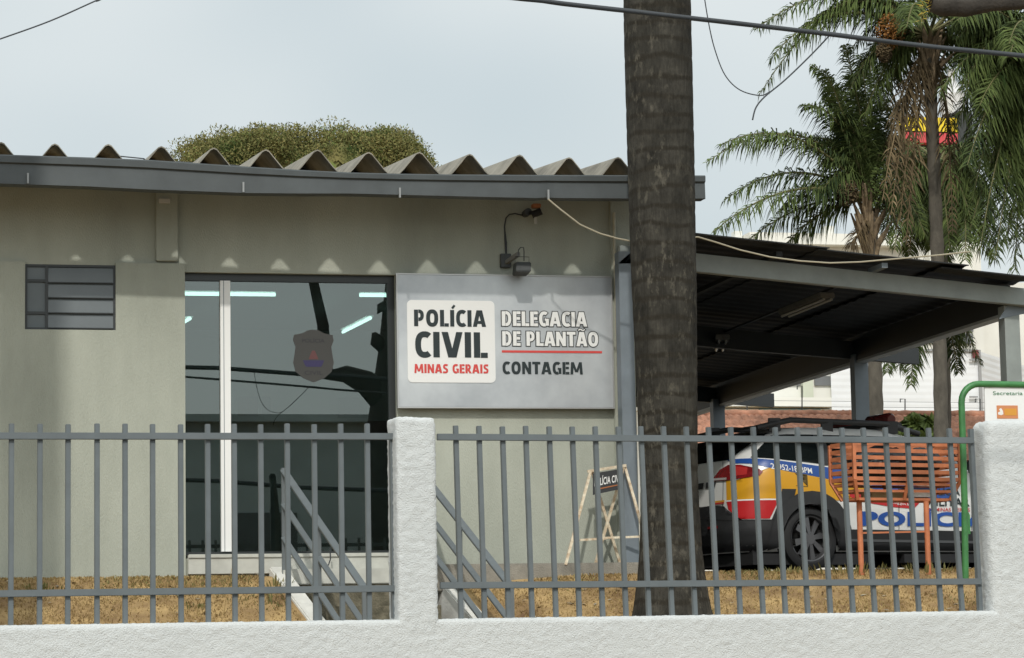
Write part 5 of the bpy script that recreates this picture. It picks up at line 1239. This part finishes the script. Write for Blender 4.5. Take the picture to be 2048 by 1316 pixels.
mb = MB(); mb.box((x1_-.03, 52.95, z0_), (x1_+.03, 53.02, z1_+.02)); mb.box((x0_-.02, 52.95, z1_-.02), (x1_-.031, 53.02, z1_+.03)); mb.build('corner_trim', mat('grey_trim', (.30, .30, .30), .5), tr)
mb = MB(); pbox(mb, 1946, 700, 1957, 716, 52.9, .04); mb.build('marker_lamp', m_tl, tr)
for y in (718, 792):
    mb = MB(); pbox(mb, 1940, y, 1956, y+3, 52.9, .04); mb.build('hinge', MATS['grey_trim'], tr)
mb = MB(); mb.box((x0_+.1, 53.3, 3.0), (x1_-.2, 55.5, 3.28)); mb.box((x0_-1.9, 53.2, 2.85), (x0_-.1, 55.3, 5.2)); mb.build('chassis_and_cab', m_clad, tr, bevel=.1)
for x in (x0_-1.2, x0_+1.2, x1_-.9):
    mb = MB(); mb.tube([(x, 53.2, 2.92), (x, 53.5, 2.92)], .45, 24); mb.build('wheel', m_rubber, tr)
# hoarding tower far behind the palms
ht = empty('hoarding_tower', (31, 95, 2.47), 'far dark tower with a yellow and red hoarding, behind the tall palm trunk', 'tower')
mb = MB(); pbox(mb, 1808, 236, 1915, 264, 95, .5, 0); pbox(mb, 1808, 264.2, 1915, 284, 95, .5, 1); mb.build('hoarding', [mat('yellow_hoarding', (.75, .55, .02), .5), mat('red_hoarding', (.55, .06, .07), .5)], ht)
mb = MB(); pbox(mb, 1917, 222, 1943, 300, 95.0, 3); pbox(mb, 1830, 286, 1943, 298, 95.6, 3); a = P(1860, 298, 95.6); b_ = P(1935, 298, 95.6); mb.box((a.x, 95.6, 2), (b_.x, 98.6, a.z)); mb.build('tower_body', mat('dark_tower', (.045, .05, .05), .8), ht)
mb = MB(); q = P(1905, 200, 96); mb.tube([q-Vector((0, 0, .6)), q+Vector((0, 0, .2)), q+Vector((0, 0, .7))], [.45, .5, .2], 12); mb.tube([q+Vector((0, 0, .6)), q+Vector((0, 0, 1.2))], .15, 8); mb.build('tank', mat('pale_tank', (.6, .6, .6), .7), ht)

# ================================================================== OVERHEAD CABLES
def wires(name, pts, Y, r_, label, material=m_cable, n=8, wob=0):
    pp = [P(*c_, Y) for c_ in pts]; fine = []
    for i in range(len(pp)-1):
        p0, p1, p2, p3 = pp[max(0, i-1)], pp[i], pp[i+1], pp[min(len(pp)-1, i+2)]
        for k in range(6):
            t = k/6; fine.append(.5*((2*p1)+(p2-p0)*t+(2*p0-5*p1+4*p2-p3)*t*t+(-p0+3*p1-3*p2+p3)*t**3))
    fine.append(pp[-1]); mb = MB(); mb.tube(fine, r_, n, wob=wob); return tag(mb.build(name, material, smooth='all'), label, 'cable', 'overhead cables')
wires('power_cable', [(-1500, -300), (0, -105), (760, -28), (1020, -5), (1150, 10), (1390, 37), (1640, 66), (1850, 92), (2048, 112), (2400, 150), (3600, 330)], 14.5, .0145, 'thick dark bundled cable crossing the top right in front of palms', wob=.2)
wires('power_cable', [(1408, -10), (1418, 50), (1430, 100), (1450, 150), (1480, 180), (1520, 191), (1540, 183)], 14.6, .0035, 'thin looped wire hanging right of the big trunk')
wires('power_cable', [(1658, 72), (1620, 112), (1570, 160), (1530, 193), (1512, 215), (1505, 240)], 14.55, .0045, 'thin wire hanging down from the thick bundled cable')
wires('power_cable', [(-1500, 560), (-600, 285), (-60, 98), (0, 78), (100, 42), (195, 0), (260, -28), (900, -330)], 16, .0045, 'thin wire slanting across the top left corner')
tag(wires('roof_wire', [(235, 312), (285, 317), (330, 322), (700, 345)], 25.4, .006, 'thin wire lying along the roof corrugations at the left'), 'thin wire lying along the roof corrugations at the left')

# ================================================================== ACROSS THE STREET (what the glass mirrors)
def mirror(px, py, Y):
    p = P(px, py, YB+.085); d = ray(px, py); d = Vector((d.x, -d.y, d.z)); return p+d*((Y-p.y)/d.y)
YT = -9.0
ft = empty('shade_tree', mirror(800, 1500, YT), 'big dark tree across the street, mirrored at the right of the entrance glass', 'tree')
b0 = mirror(800, 1110, YT); b0.z = -.2
mb = MB()
mb.tube([b0, mirror(790, 1110, YT), mirror(792, 960, YT), mirror(786, 860, YT), mirror(788, 780, YT), mirror(792, 700, YT), mirror(800, 560, YT), mirror(812, 420, YT)], [.62, .58, .58, .58, .46, .38, .32, .30], 18, wob=.14)
mb.tube([mirror(770, 800, YT), mirror(730, 765, YT), mirror(690, 748, YT), mirror(655, 748, YT), mirror(648, 700, YT), mirror(645, 650, YT), mirror(634, 600, YT), mirror(624, 550, YT), mirror(615, 470, YT)], [.36, .27, .18, .15, .14, .13, .12, .11, .10], 12, wob=.2)
mb.tube([mirror(768, 690, YT), mirror(752, 680, YT), mirror(748, 665, YT)], [.2, .16, .05], 10); mb.tube([mirror(770, 620, YT), mirror(762, 605, YT)], [.2, .1], 10)
mb.build('trunk', m_darkbark, ft, smooth='all')
for (pts, r_, lb_) in (([(300, 733), (440, 736), (600, 748), (690, 752), (1000, 775)], .05, 'upper cable across the street, mirrored in the glass'), ([(300, 958), (440, 962), (600, 975), (800, 982), (1100, 990)], .05, 'lower cable across the street, mirrored in the glass')):
    mb = MB(); mb.tube([mirror(a, b_, YT+1.2) for a, b_ in pts], r_, 6); tag(mb.build('street_cable', m_cable), lb_, 'cable', 'cables across the street')
oh = empty('street_house', (6, -20, 0), 'plain grey house across the street, seen only mirrored in the entrance glass', 'building')
zo = mirror(600, 846, -16).z
mb = MB(); mb.box((-14, -26, 0), (26, -16, zo)); mb.build('wall', mat('grey_house_plaster', (.62, .70, .70), .9, .3, .3), oh)
mb = MB(); mb.box((-14.4, -26.4, zo+.001), (26.4, -15.6, zo+.18)); mb.build('roof', MATS['grey_house_plaster'], oh)
for k in range(6):
    mb = MB(); x = -9+k*5.6; mb.box((x, -15.99, 3.6), (x+1.8, -15.95, 5.2)); mb.build('window', m_win, oh)
